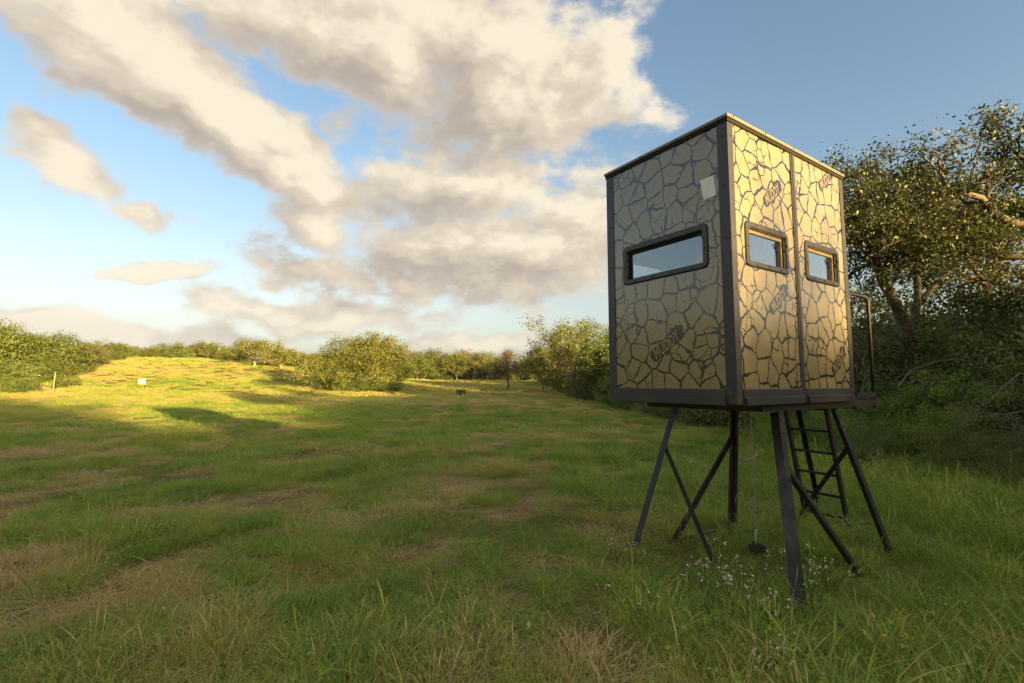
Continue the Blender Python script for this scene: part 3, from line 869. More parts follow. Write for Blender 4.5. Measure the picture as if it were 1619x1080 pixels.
def oak_meshes(seed, W, H, leaf, nleaf, lm, bm, trunk=.16, dense=.5, tm=.5, minr=.012, lean=0, skirt=.12):
    """live oak: short trunk, crooked spreading limbs, lumpy dome"""
    G = Grower(seed); rng = G.rng
    th = H * (.14 + .08 * rng.rand()); pts, dirs, rad = G.limb([(0, 0, -.3), (.04, .02, th * .5), (.1 * rng.randn(), .1 * rng.randn(), th)], trunk * 1.25, trunk)
    for i in range(5):
        a = 2 * math.pi * (i + rng.rand() * .7) / 5; e = .35 + .5 * rng.rand()
        G.grow(pts[-1], (math.cos(a), math.sin(a), e), H * .42, trunk * .62, 0, 2, .24, .09, 4, .62, .85)
    G.grow(pts[-1], (.1, .1, 1), H * .42, trunk * .6, 0, 2, .24, .09, 4, .62, .85)
    G.fit(W * .92, H * .95)
    tips = np.array(G.tips); tips = tips[tips[:, 2] > H * .14]
    m = int(len(tips) * dense)
    # extra clumps on the lumpy shell of the dome
    th_ = rng.rand(m) * 2 * math.pi; el = np.arcsin(rng.rand(m) * (1 + skirt) - skirt); rr = .72 + .28 * rng.rand(m)
    lump = .84 + .34 * (vnoise(th_ * 1.6 + seed, el * 2.6 + seed * 3.3))
    ext = np.stack([np.cos(th_) * np.cos(el) * W / 2 * rr * lump, np.sin(th_) * np.cos(el) * W / 2 * rr * lump, H * .42 + np.sin(el) * H * .56 * rr * lump], 1)
    cl = np.concatenate([tips, ext]); cr = max(.32, W * .055)
    return G.wood('trunk', bm, minr), crown_mesh('crown', rng, cl, max(2, nleaf / len(cl)), cr, leaf, lm, tm, .2)


def shrub_meshes(seed, W, H, leaf, nleaf, lm, bm, ncl=150, tm=.42, aspect=.5, stems=9, twigs=26, cr=None):
    rng = np.random.RandomState(seed); G = Grower(seed + 1)
    th = rng.rand(ncl) * 2 * math.pi; el = np.arcsin(rng.rand(ncl) ** .8); rr = rng.rand(ncl) ** .45
    lump = .72 + .5 * vnoise(th * 1.9 + seed * 1.7, el * 3 + seed)
    cl = np.stack([np.cos(th) * np.cos(el) * W / 2 * rr * lump, np.sin(th) * np.cos(el) * W / 2 * rr * lump, .06 * H + np.sin(el) * H * .92 * rr * lump], 1)
    for i in range(stems):
        q = cl[rng.randint(ncl)]; p0 = np.array([rng.randn() * .06 * W, rng.randn() * .06 * W, -.1]); m = (p0 + q) / 2 + rng.randn(3) * .08 * W; m[2] = abs(m[2])
        G.limb([p0, (p0 * .6 + m * .4), m, (m + q) / 2 + rng.randn(3) * .04, q], .028 * (W / 2) ** .5, .006)
    for i in range(twigs):
        q = cl[rng.randint(ncl)]; o = q * np.array([1, 1, .6]); o = o / (np.linalg.norm(o) + .01)
        G.limb([q * .7, q, q + o * .16 * H * rng.rand() + rng.randn(3) * .05, q + o * .3 * H * rng.rand() + rng.randn(3) * .08], .008, .003)
    return G.wood('stems', bm, 0), crown_mesh('foliage', rng, cl, nleaf / ncl, cr or max(.16, W * .085), leaf, lm, tm, .2, aspect)


def place(name, parts, label, cat, x, y, group=None, rz=0., sc=1.0, z=None, sxy=1.0):
    t = thing(name, label, cat, (x, y, gz(x, y) if z is None else z), rz, group, (sc * sxy, sc * sxy, sc))
    for pn, me in parts: link(pn, me, t)
    return t


def tree(label, x, y, meshes, rz=0., sc=1., group=None, name='oak_tree', cat='tree', sxy=1.):
    return place(name, (('trunk', meshes[0]), ('crown', meshes[1])), label, cat, x, y, group, rz, sc, None, sxy)


def shrub(label, x, y, meshes, rz=0., sc=1., group=None, name='shrub', cat='shrub', sxy=1.):
    return place(name, (('stems', meshes[0]), ('foliage', meshes[1])), label, cat, x, y, group, rz, sc, None, sxy)


def X(px, depth): return (px - 809.5) / 759.0 * depth        # near the horizon


def top_h(px, py, depth, x=None):
    """height above ground of a pixel at a depth"""
    d = pix_dir(px, py); z = EYE + d.z / d.y * depth; xx = d.x / d.y * depth
    return z - gz(xx, depth)


rg = random.Random(21)

ORD = 'first second third fourth fifth sixth seventh eighth ninth tenth eleventh twelfth thirteenth fourteenth fifteenth sixteenth seventeenth eighteenth nineteenth twentieth twenty-first twenty-second twenty-third twenty-fourth twenty-fifth twenty-sixth twenty-seventh twenty-eighth twenty-ninth thirtieth thirty-first thirty-second thirty-third thirty-fourth'.split()
OAKS = [oak_meshes(100 + i, 8.0, 6.5, .20, 12000, M[lm], M['pale_bark'], .17, .55, tm) for i, (lm, tm) in enumerate([('oak_leaf', .52), ('oak_leaf', .64), ('green_leaf', .5), ('oak_leaf', .45), ('pale_leaf', .5), ('green_leaf', .62)])]
BUSH_FAR = [shrub_meshes(200 + i, 3.4, 2.4, .13, 5000, M[lm], M['bark'], 160, .5) for i, lm in enumerate(['green_leaf', 'shrub_leaf', 'oak_leaf'])]
BUSH_NEAR = [shrub_meshes(300 + i, 2.4, 2.0, sz, nl, M[lm], M['bark'], nc, tm, asp, 12, 40) for i, (lm, sz, nl, nc, tm, asp) in enumerate([
    ('shrub_leaf', .048, 17000, 260, .4, .5), ('shrub_leaf', .042, 17000, 240, .5, .4), ('bright_leaf', .050, 13000, 170, .45, .35), ('grey_leaf', .036, 13000, 200, .35, .45), ('shrub_leaf', .055, 15000, 200, .32, .55)])]

# the oak standing alone in the field
H = top_h(570, 530, 58); x = X(572, 58)
m = oak_meshes(41, 10.8, H, .17, 50000, M['oak_leaf'], M['pale_bark'], .22, 1.1, .54, skirt=.5)
tree('broad round live oak standing alone in the middle of the field', x, 58, m)
for i, (dx, dy, s) in enumerate([(-3.6, -1.6, .78), (-1.6, -2.6, .9), (.6, -2.8, .82), (2.7, -2.0, .85), (4.3, -.8, .6)]):
    shrub(ORD[i] + ' bush from the left at the foot of the lone oak', x + dx, 58 + dy, BUSH_FAR[(0, 1, 0, 0, 1)[i]], i * 1.3, s, 'bushes at the foot of the lone oak')

# oaks on the crest behind the grey box
H = top_h(408, 536, 82); m = oak_meshes(42, 8.6, H, .19, 13000, M['oak_leaf'], M['pale_bark'], .2, .25, .74)
tree('tall open-crowned oak with bare lower trunk at the end of the field crest', X(402, 82), 82, m)
H = top_h(436, 548, 84); m = oak_meshes(43, 6.4, H, .19, 9000, M['oak_leaf'], M['pale_bark'], .17, .3, .66)
tree('smaller oak close to the right of the open-crowned crest oak', X(444, 85), 85, m)

# wood line along the far side, from left to right: (photograph column, top row, depth, width)
FAR = [(135, 548, 74, 8), (160, 553, 88, 7), (185, 546, 84, 7.5), (212, 549, 98, 8), (240, 552, 100, 7.5), (262, 548, 104, 7.5), (288, 549, 102, 8), (312, 545, 106, 8.5), (336, 546, 104, 8), (358, 553, 100, 7),
       (380, 556, 108, 8), (465, 560, 104, 8), (484, 562, 96, 7), (505, 557, 100, 8), (525, 562, 104, 8), (640, 556, 104, 8), (660, 563, 98, 7.5), (682, 555, 102, 8), (700, 558, 108, 8), (722, 560, 100, 7), (741, 557, 104, 7.5), (762, 563, 100, 7), (782, 566, 106, 7), (606, 562, 108, 8), (570, 562, 110, 8), (545, 560, 110, 8), (840, 566, 108, 8), (865, 560, 100, 8)]
FAR.sort()
for i, (px, py, dep, w) in enumerate(FAR):
    mi = (0, 4, 1, 3, 0, 2, 1, 4, 0, 1, 2, 5, 0, 1, 3, 0, 2, 1, 4, 5, 0, 2, 1, 4, 0, 3, 1, 2)[i % 28]
    H = top_h(px, py + rg.uniform(-3, 3), dep) * 1.12; s = H / 6.5
    tree(ORD[i] + ' oak from the left in the sunlit wood line along the far side', X(px, dep), dep, OAKS[mi], rg.uniform(0, 6.3), s, 'oaks of the far wood line', sxy=max(.8, min(1.35, w / 8.0 / s)))
for i in range(34):
    px = (140 + i * 21.5); dep = 78 + 26 * min(1, max(0, (px - 120) / 120)) - 3 + rg.uniform(-3, 3)
    if 385 < px < 460: dep += 8
    shrub(ORD[i] + ' low bush from the left at the foot of the far wood line', X(px, dep), dep, BUSH_FAR[rg.randrange(3)], rg.uniform(0, 6.3), rg.uniform(1.0, 1.5), 'undergrowth of the far wood line')

# clump of trees on the left edge
for i, (px, py, dep, w, mi) in enumerate([(-60, 498, 46, 8, 2), (8, 506, 50, 7.5, 5), (52, 517, 52, 7, 2), (92, 527, 56, 7, 3), (30, 528, 60, 8, 0), (118, 540, 62, 6.5, 4), (-20, 520, 58, 8, 3)]):
    H = top_h(px, py, dep) * .93; s = H / 6.5
    tree(['tallest leafy tree of the thicket, cut by the left edge of the picture', 'tall green tree at the left edge of the thicket', 'rounded green tree second from the left edge in the thicket', 'green tree at the right shoulder of the left thicket', 'olive tree standing behind the left thicket', 'pale brownish tree where the left thicket meets the far wood line', 'tree deep in the left thicket at the picture edge'][i], X(px, dep), dep, OAKS[mi], rg.uniform(0, 6), s, 'trees of the left thicket', sxy=w / 8 / s)
for i, (px, dep, s) in enumerate([(-30, 43, 1.2), (5, 45, 1.05), (35, 46.5, 1.0), (62, 49, 1.1), (90, 52, 1.15), (112, 56, .95), (136, 63, .9), (160, 70, .85), (184, 76, .8), (20, 40, .6), (50, 42, .55), (100, 46, .5), (118, 48, .45)]):
    shrub([ORD[i] + ' green bush from the left along the front of the left thicket', ORD[i % 9] + ' small low bush from the left in the herbs before the left thicket'][i > 8], X(px, dep), dep, BUSH_FAR[(0, 0, 1, 0, 2, 0, 1, 0, 2, 0, 0, 0, 0)[i]], i * 2.1, s, 'bushes of the left thicket')

# pale small tree by the end of the mown rows
H = top_h(803, 550, 66); m = oak_meshes(44, 4.6, H, .14, 9000, M['pale_leaf'], M['bark'], .12, .35, .55)
tree('small pale brownish tree on a bare trunk near the end of the mown rows', X(803, 66), 66, m, name='mesquite_tree')

# brush line on the right of the field: tall oaks then shrubs
H = top_h(912, 503, 44); m = oak_meshes(45, 8.6, H, .15, 24000, M['oak_leaf'], M['pale_bark'], .19, .35, .72)
tree('tall sunlit oak with pale crooked limbs left of the blind', X(905, 44), 44, m)
H = top_h(945, 515, 36); m = oak_meshes(46, 5.5, H, .13, 15000, M['green_leaf'], M['pale_bark'], .16, .4, .5)
tree('green oak behind the left wall of the blind', X(962, 36), 36, m)
H = top_h(862, 545, 58); m = oak_meshes(47, 5.0, H, .15, 10000, M['oak_leaf'], M['pale_bark'], .14, .4, .7)
tree('low sunlit oak between the small pale tree and the tall oak', X(858, 60), 60, m)
for i, (x, y, h, mi) in enumerate([(11, 26, 4.0, 0), (12.5, 20, 4.0, 3), (10.5, 31, 4.0, 2), (10.5, 37, 4.0, 1), (10, 52, 5.6, 5), (9, 60, 5.4, 0), (9, 72, 6, 3), (8, 84, 6, 1), (15, 28, 4.2, 5), (16, 18, 4.0, 2), (13.5, 13.5, 4.2, 3), (17, 10, 3.8, 0), (14.5, 36, 4.2, 0), (21, 13, 4.2, 5)]):
    tree('oak standing among the brush on the right side of the field', x, y, OAKS[mi], rg.uniform(0, 6), h / 6.5, 'oaks in the right brush line', sxy=1.05)
k = 0
yy = 12.5
while yy < 90:
    for xx in (6.9, 9.0):
        x_ = xx + rg.uniform(-.5, .5) + (.8 if yy < 16 else 0) - (yy - 30) * .012; mi = rg.choice((0, 1, 1, 0, 2)) 
        near = yy < 26
        ms = (BUSH_NEAR[rg.choice((0, 1, 4, 0, 3))] if near else BUSH_FAR[mi]); s = rg.uniform(.95, 1.35) * (1.15 if near else .95)
        k += xx < 8
        shrub((ORD[min(k - 1, 33)] + ' shrub from the near end of the front of the right brush line') if xx < 8 else 'shrub in the hidden second row of the right brush line', x_, yy + rg.uniform(-.5, .5), ms, rg.uniform(0, 6), s, 'front shrubs of the right brush line' if xx < 8 else 'second row of the right brush line')
    yy += 1.5 + yy * .045
# near shrubs right of the blind
NEAR = [(6.9, 10.2, 2, .72, 'bright yellow-green shrub beside the landing of the blind'), (7.5, 9.0, 2, .80, 'bright green feathery shrub low in the brush right of the ladder'), (8.6, 10.4, 0, 1.5, 'dark dense shrub behind the bright shrubs right of the blind'),
        (9.3, 8.6, 4, 1.55, 'tall dark shrub in the brush on the right edge of the picture'), (8.2, 7.2, 1, .92, 'mid green shrub at the front of the brush on the right edge'), (7.9, 11.9, 1, 1.5, 'shrub seen through the hand rail of the blind'),
        (6.9, 6.6, 3, .42, 'small grey-green herb bush in the grass right of the near leg'), (7.35, 6.05, 2, .46, 'low bright green herb clump at the lower right edge'), (8.9, 5.9, 0, 1.05, 'dark shrub cut off by the right edge of the picture'),
        (10.6, 11.4, 4, 1.5, 'large dark shrub under the right oaks'), (11.4, 9.3, 0, 1.5, 'large dark shrub at the far right under the oaks'), (6.4, 11.6, 1, .8, 'wispy grey-green shrub behind the ladder'), (9.8, 6.8, 1, 1.2, 'rounded shrub behind the dark shrub at the right edge'),
        (6.1, 8.3, 3, .46, 'wispy pale herb bush behind the near right leg'),
        (6.3, 9.4, 2, .58, 'low bright shrub between the ladder and the brush'), (7.8, 8.1, 2, .85, 'broad bright green shrub in the middle of the right brush'), (6.9, 7.5, 1, .55, 'low dark herb clump before the right brush'),
        (8.1, 6.3, 2, .66, 'bright leafy shrub near the right edge above the herb clump'), (5.9, 10.6, 2, .62, 'bright low shrub seen under the landing of the blind'), (7.6, 5.1, 1, .52, 'low weedy shrub at the lower right edge'), (9.0, 7.6, 2, 1.1, 'tall light green shrub at the right edge of the picture'), (10.2, 10.2, 2, 1.35, 'tall light green shrub under the right oaks'),
        (8.9, 12.6, 0, 2.0, 'very tall dark thicket shrub behind the bent oak trunk'), (10.6, 13.2, 4, 2.1, 'very tall thicket shrub between the two right oaks'), (12.6, 11.4, 1, 2.2, 'very tall thicket shrub at the right edge under the oak limbs'), (7.6, 13.4, 4, 1.9, 'tall thicket shrub right behind the blind')]
for i, (x, y, mi, s, lab) in enumerate(NEAR): shrub(lab, x, y, BUSH_NEAR[mi], i * 1.1, s)
for i, (x, y, mi, s) in enumerate([(9.4, 3.4, 0, 1.45), (9.6, 1.6, 1, 1.3), (10.2, 4.8, 4, 1.55), (9.4, .0, 4, .9), (11.6, 2.6, 0, 1.5), (9.8, -2, 1, .8), (11, -4, 0, .8), (12.3, 5.6, 1, 1.7), (13, 4.0, 4, 1.7)]):
    shrub('shrub of the brush line just beyond the right edge of the view', x, y, BUSH_NEAR[mi], i * 1.7, s, 'shrubs beyond the right edge')


def near_oaks():
    P = lambda px, py, dep: np.array(Vector((0, 0, EYE)) + pix_dir(px, py) / pix_dir(px, py).y * dep)
    def finish(G, label, n, tmean):
        b = on_base; t = thing('oak_tree', label, 'tree', b)
        off = np.array(b); G.paths = [([p - off for p in pts], r) for pts, r in G.paths]
        tips = np.array(G.tips) - off; rng = G.rng
        keep = tips[rng.rand(len(tips)) < .40]
        link('trunk', G.wood('trunk', M['near_bark'], 0, (9, 6, 3), .0055), t)
        link('crown', crown_mesh('crown', rng, keep, n / len(keep), .20, .066, M['near_oak_leaf'], tmean - .06, .24, .62), t)
    # oak with the S-shaped trunk
    bx, by = X(1452, 10.4), 10.4; on_base = (bx, by, gz(bx, by)); G = Grower(61)
    tr = [np.array(on_base) - [0, 0, .3], P(1450, 600, 10.4), P(1438, 540, 10.2), P(1422, 492, 10.0), P(1398, 448, 9.9), P(1386, 418, 9.8), P(1390, 392, 9.7), P(1372, 384, 9.6), P(1345, 378, 9.4), P(1318, 362, 9.3)]
    pts, dirs, rad = G.limb(tr, .15, .035)
    G.children(pts, dirs, rad, 1.75, 0, 3, .34, .05, 7, .6, 1.0, .45)
    l2 = G.limb([P(1438, 540, 10.2), P(1452, 470, 10.4), P(1448, 420, 10.6), P(1430, 375, 10.5), P(1415, 330, 10.3), P(1392, 300, 10.1)], .085, .03)
    G.children(*l2, 1.6, 0, 3, .34, .05, 6, .6, 1.0, .3)
    l3 = G.limb([P(1452, 480, 10.4), P(1490, 440, 10.9), P(1520, 400, 11.2), P(1530, 360, 11.3)], .07, .03)
    G.children(*l3, 1.5, 0, 3, .34, .05, 4, .6, 1.0, .3)
    finish(G, 'live oak with a bent S-shaped trunk rising behind the blind', 24000, .5)
    # oak whose limbs reach in from the right edge
    bx, by = X(1760, 9.4), 9.4; on_base = (bx, by, gz(bx, by)); G = Grower(67)
    pts, dirs, rad = G.limb([np.array(on_base) - [0, 0, .3], P(1745, 520, 9.4), P(1735, 440, 9.3), P(1700, 390, 9.2)], .2, .13)
    l1 = G.limb([P(1700, 390, 9.2), P(1640, 362, 9.0), P(1600, 352, 8.9), P(1575, 341, 8.8), P(1551, 313, 8.7), P(1523, 305, 8.6), P(1496, 295, 8.5), P(1490, 276, 8.5), P(1462, 250, 8.4)], .10, .014)
    G.children(*l1, 1.25, 0, 2, .4, .06, 9, .6, 1.0, .25)
    l2 = G.limb([P(1735, 440, 9.3), P(1650, 408, 9.5), P(1580, 405, 9.6), P(1503, 396, 9.6), P(1488, 372, 9.6), P(1457, 357, 9.5), P(1425, 350, 9.4)], .09, .02)
    G.children(*l2, 1.4, 0, 3, .36, .04, 7, .6, 1.0, .25)
    l3 = G.limb([P(1700, 390, 9.2), P(1680, 320, 9.3), P(1650, 285, 9.2), P(1622, 258, 9.0), P(1600, 235, 8.9)], .08, .02)
    G.children(*l3, 1.05, 0, 3, .42, .02, 7, .6, 1.0, .2)
    l4 = G.limb([P(1735, 440, 9.3), P(1800, 370, 9.0), P(1820, 310, 8.8)], .1, .04)
    G.children(*l4, 1.8, 0, 2, .3, .05, 5, .6, 1.0, .2)
    l5 = G.limb([P(1745, 500, 9.4), P(1660, 470, 9.0), P(1600, 455, 8.8), P(1550, 440, 8.7)], .06, .02)
    G.children(*l5, 1.2, 0, 3, .34, .0, 6, .6, 1.0, .2)
    finish(G, 'live oak with crooked half-bare limbs reaching in from the right edge', 19000, .48)
    # third oak deeper in
    bx, by = X(1560, 13), 13.0; on_base = (bx, by, gz(bx, by)); G = Grower(73)
    pts, dirs, rad = G.limb([np.array(on_base) - [0, 0, .3], P(1555, 560, 13), P(1565, 500, 13), P(1560, 450, 13)], .16, .1)
    for q in ((1500, 390, 13), (1610, 380, 13.4), (1570, 350, 12.6), (1460, 420, 12.6), (1650, 430, 13)):
        l = G.limb([P(1560, 450, 13), (P(1560, 450, 13) + P(*q)) / 2 + [0, 0, .15], P(*q)], .08, .035)
        G.children(*l, 1.7, 0, 3, .3, .05, 4, .62, 1.0, .2)
    finish(G, 'leafy oak behind the other two, filling the gap over the right brush', 26000, .5)


near_oaks()


def dead_branches():
    P = lambda px, py, dep: np.array(Vector((0, 0, EYE)) + pix_dir(px, py) / pix_dir(px, py).y * dep)
    spec = [((1420, 612, 8.6), [(1440, 585), (1480, 572), (1530, 566), (1590, 560)], 'tangle of bare grey branches lying over the shrubs right of the blind', .016, .9),
            ((1640, 600, 7.2), [(1612, 590), (1585, 612), (1560, 640)], 'bare grey branch drooping at the right edge of the brush', .014, .7),
            ((1660, 655, 6.6), [(1619, 650), (1590, 655), (1550, 659)], 'pale dead stick pointing left out of the right brush', .012, .45),
            ((1362, 625, 9.2), [(1368, 590), (1364, 565), (1375, 548)], 'pale bare twig standing behind the hand rail', .012, .5),
            ((1500, 540, 9.2), [(1520, 520), (1555, 505), (1600, 498)], 'bare grey twigs under the leafy oak limbs', .014, .8),
            ((1365, 690, 8.3), [(1400, 715), (1440, 745), (1480, 762)], 'fallen brown stick in the weeds right of the near leg', .010, .4)]
    for i, (b, path, lab, r, L) in enumerate(spec):
        G = Grower(500 + i); pp = [P(*b)] + [P(px, py, b[2] - .1 * j) for j, (px, py) in enumerate(path)]
        l = G.limb(pp, r, .004); G.children(*l, L, 0, 2, .3, .02, 6, .55, .8, .1)
        o = pp[0]; G.paths = [([p - o for p in pts], rr) for pts, rr in G.paths]
        me = G.wood('dead_branch', M['dead_wood'], 0, (6, 5, 4)); ob = link('dead_branch', me); ob.location = o; tag(ob, lab, 'branch')


dead_branches()

# row of trees behind the viewpoint, towards the sun: it shades the near meadow
c0 = Vector((3, 4, 0)) + SUN_H * 36; per = Vector((-SUN_H.y, SUN_H.x, 0))
SHADE = [(-46, 6.4), (-41, 6.8), (-36.5, 6.7), (-32, 7.1), (-27.5, 6.6), (-23, 6.8), (-18.5, 7.4), (-14, 9.6), (-9.5, 10.0), (-6.2, 6.9), (-2.2, 6.3), (1.8, 6.3), (5.8, 7.4), (10, 8.2), (14, 8.6), (18, 8.6), (22.5, 8.2), (27, 7.2), (31.5, 6.7), (36, 6.5)]
for i, (a, h) in enumerate(SHADE):
    for row, dz in ((0, 0), (5, -.5)):
        p = c0 + per * a + SUN_H * (row + rg.uniform(-.8, .8))
        tree('oak in the tree row behind the viewpoint', p.x, p.y, OAKS[(i * 2 + row) % 6], rg.uniform(0, 6), (h + dz) / 6.5, 'oaks behind the viewpoint', sxy=1.1)

for i, (x, y, h, mi) in enumerate([(-27, -6, 5.6, 0), (-28, -1, 6.0, 2), (-27, 4, 5.8, 3), (-29, 9, 6.2, 5), (-31, 14, 6.0, 1), (-34, 19, 6.2, 2)]):
    tree('oak of the left thicket beyond the left edge of the view', x, y, OAKS[mi], rg.uniform(0, 6), h / 6.5, 'oaks beyond the left edge', sxy=1.15)

# ------------------------------------------------------------------ grass
def blades(rng, n, spread, h, w, bend=.5, lying=0.0, seed_head=False, segs=3, hvar=.4):
    """n curved tapering blades; returns verts, quads, tint"""
    ang = rng.rand(n) * 2 * math.pi; rad = spread * np.sqrt(rng.rand(n))
    bx = rad * np.cos(ang); by = rad * np.sin(ang)
    da = ang + rng.normal(0, .9, n); hh = h * (1 - hvar + 2 * hvar * rng.rand(n)); bb = bend * (.3 + rng.rand(n))
    if lying: bb = bb * 0 + lying
    ww = w * (.6 + .8 * rng.rand(n)); V = []; T = []
    side = np.stack([-np.sin(da), np.cos(da), np.zeros(n)], 1); fw = np.stack([np.cos(da), np.sin(da), np.zeros(n)], 1)
    tw = rng.normal(0, .8, n); side = side * np.cos(tw)[:, None] + fw * np.sin(tw)[:, None] * .8
    base = np.stack([bx, by, np.zeros(n) - .01], 1); t0 = np.clip(rng.normal(.5, .28, n), 0, 1)
    rows = []
    for i in range(segs + 1):
        t = i / segs; up = t * (1 - .35 * bb * t); out = bb * t * t
        if lying: up = .05 + .10 * np.sin(t * 3) * rng.rand(n); out = t
        c = base + np.stack([np.zeros(n), np.zeros(n), np.ones(n)], 1) * (hh * up)[:, None] + fw * (hh * out)[:, None]
        k = (1 - .12 * t) if i < segs else .12
        if seed_head: k = (.35 if t < .7 else 1.6 if i < segs else .4)
        rows.append((c - side * (ww * k * .5)[:, None], c + side * (ww * k * .5)[:, None]))
    V = np.stack([p for r in rows for p in r], 1)            # n, 2(segs+1), 3
    m = 2 * (segs + 1); b = np.arange(n)[:, None] * m
    F = np.concatenate([np.stack([b[:, 0] + 2 * i, b[:, 0] + 2 * i + 1, b[:, 0] + 2 * i + 3, b[:, 0] + 2 * i + 2], 1) for i in range(segs)])
    if seed_head: t0 = np.clip(t0 * .4 + .62, 0, 1)
    return V.reshape(-1, 3), F, np.repeat(t0, m)


def leaflets(rng, n, spread, h, size):
    c = np.stack([rng.normal(0, spread, n), rng.normal(0, spread, n), h * rng.rand(n)], 1)
    V, F, T = leaf_quads(rng, c, np.clip(rng.normal(.3, .2, n), 0, 1), size, .6, 1.2); return V, F, T


def kit(parts):
    V = []; F = []; T = []; b = 0
    for v, f, t in parts: V.append(v); F.append(f + b); T.append(t); b += len(v)
    return np.concatenate(V), np.concatenate(F), np.concatenate(T)


def grass_kit():
    rng = np.random.RandomState(11); out = []
    B = lambda *a, **k: blades(rng, *a, **k)
    for i in range(4): out.append(kit([B(160, .20, .085, .0032, bend=1.3, hvar=.6), B(12, .18, .15, .003, bend=1.2), leaflets(rng, 40, .12, .06, .020)]))          # 0-3 fine turf
    for i in range(2): out.append(kit([B(140, .20, .09, .0032, bend=1.3, hvar=.6), B(9, .16, .19, .0040, bend=.7, seed_head=True, segs=5), leaflets(rng, 24, .12, .06, .020)]))   # 4-5 seeding turf
    for i in range(2): out.append(kit([leaflets(rng, 130, .11, .08, .024), B(40, .18, .12, .004, bend=1.2)]))                   # 6-7 low herb
    for i in range(2): out.append(kit([B(110, .20, .20, .0036, lying=1.0), B(26, .2, .08, .0032, bend=1.2)]))                  # 8-9 straw mat
    for i in range(3): out.append(kit([B(130, .32, .10, .009, bend=1.2, segs=2, hvar=.55), B(14, .3, .17, .007, bend=.9, segs=2)]))            # 10-12 mid patch
    for i in range(3): out.append(kit([B(150, .75, .14, .026, bend=1.0, segs=2, hvar=.55), B(14, .7, .22, .018, bend=.7, segs=2)]))            # 13-15 far patch
    for i in range(2): out.append(kit([B(70, .17, .20, .0034, bend=1.2, segs=4, hvar=.5), B(8, .13, .28, .0040, bend=.6, seed_head=True, segs=5), leaflets(rng, 60, .10, .2, .020)]))   # 16-17 tall weeds
    col = bpy.data.collections.new('grass_kit')
    for i, (v, f, t) in enumerate(out):
        me = new_mesh('blade_tuft', v, f, 4, {'tint': t}, [M['grass_blade']]); o = bpy.data.objects.new('tuft_%02d' % i, me); col.objects.link(o)
    return col


def grass_points():
    rng = np.random.RandomState(5); out = []
    def scatter(y0, y1, dens, kinds, s0, s1, margin=1.3, near=False):
        hw = 1.12 * y1 + margin; n = int((y1 - y0) * 2 * hw * dens)
        y = y0 + (y1 - y0) * rng.rand(n); x = (rng.rand(n) * 2 - 1) * hw
        keep = np.abs(x) < 1.12 * y + margin; x, y = x[keep], y[keep]; n = len(x)
        dry = dryness(x, y); big = fbm(x * .09 + 3, y * .09 + 8, 3); med = fbm(x * .8 + 40, y * .8, 3)
        lush = smooth(x - .25 * y, -1.6, .8) * smooth(-y, -14, -9)
        u = rng.rand(n); k = np.zeros(n, int); sc = s0 + (s1 - s0) * rng.rand(n)
        if near:
            k = rng.randint(0, 4, n); k[u < .22] = rng.randint(4, 6, n)[u < .22]; herb = (u > .80) & (med < .5); k[herb] = rng.randint(6, 8, n)[herb]
            st = rng.rand(n) < dry * .85; k[st] = rng.randint(8, 10, n)[st]
            tall = (rng.rand(n) < lush * .30 + .35 * smooth(x - .3 * y, 1.6, 3.0)) & ~st; k[tall] = rng.randint(16, 18, n)[tall]
            sc = sc * (.80 + .12 * lush + 1.1 * (med - .5)) * (1 + .35 * (rng.rand(n) < .10)); sc = np.clip(sc, .35, None); sc[tall] *= 1.05
            leg = np.exp(-((x - 2.2) ** 2 + (y - 4.0) ** 2) / 2.6); sc = sc * (1 - .25 * leg)
        else:
            k = np.array(kinds)[rng.randint(0, len(kinds), n)]; sc = sc * (.8 + .5 * (med - .3)) * (1 - .45 * dry)
        tint = .09 + .42 * smooth(big, .35, .65) * .5 + rng.normal(0, .115, n) + .54 * dry + .42 * (med - .5) + .22 * (fbm(x * 2.6 + 7, y * 2.6, 2) - .5) - .05 * lush
        far = smooth(y, 18, 60); tint = tint + .12 * far - .24 * dry * smooth(y, 35, 60)
        out.append((x, y, k, sc, tint))
    scatter(.9, 4.5, 38, None, .8, 1.15, 1.0, True)
    scatter(4.5, 9.0, 24, None, .95, 1.4, 1.0, True)
    scatter(9.0, 15.0, 11, None, 1.25, 1.8, 1.5, True)
    scatter(8.0, 16.0, 5, (10, 11, 12), .8, 1.1, 1.5)
    scatter(15.0, 26.0, 9, (10, 11, 12), 1.0, 1.4, 2)
    scatter(26.0, 45.0, 4.5, (10, 11, 12), 1.4, 2.1, 3)
    scatter(45.0, 75.0, 1.5, (13, 14, 15), 1.0, 1.5, 3)
    scatter(75.0, 118.0, .8, (13, 14, 15), 1.2, 1.7, 3)
    x, y, k, s, t = (np.concatenate([o[i] for o in out]) for i in range(5))
    edge = (x > 6.6 + .4 * np.sin(y)) & (y > 11)                         # no mown grass inside the brush
    keep = ~edge; x, y, k, s, t = x[keep], y[keep], k[keep], s[keep], t[keep]
    return x, y, k, s, np.clip(t, 0, .8)


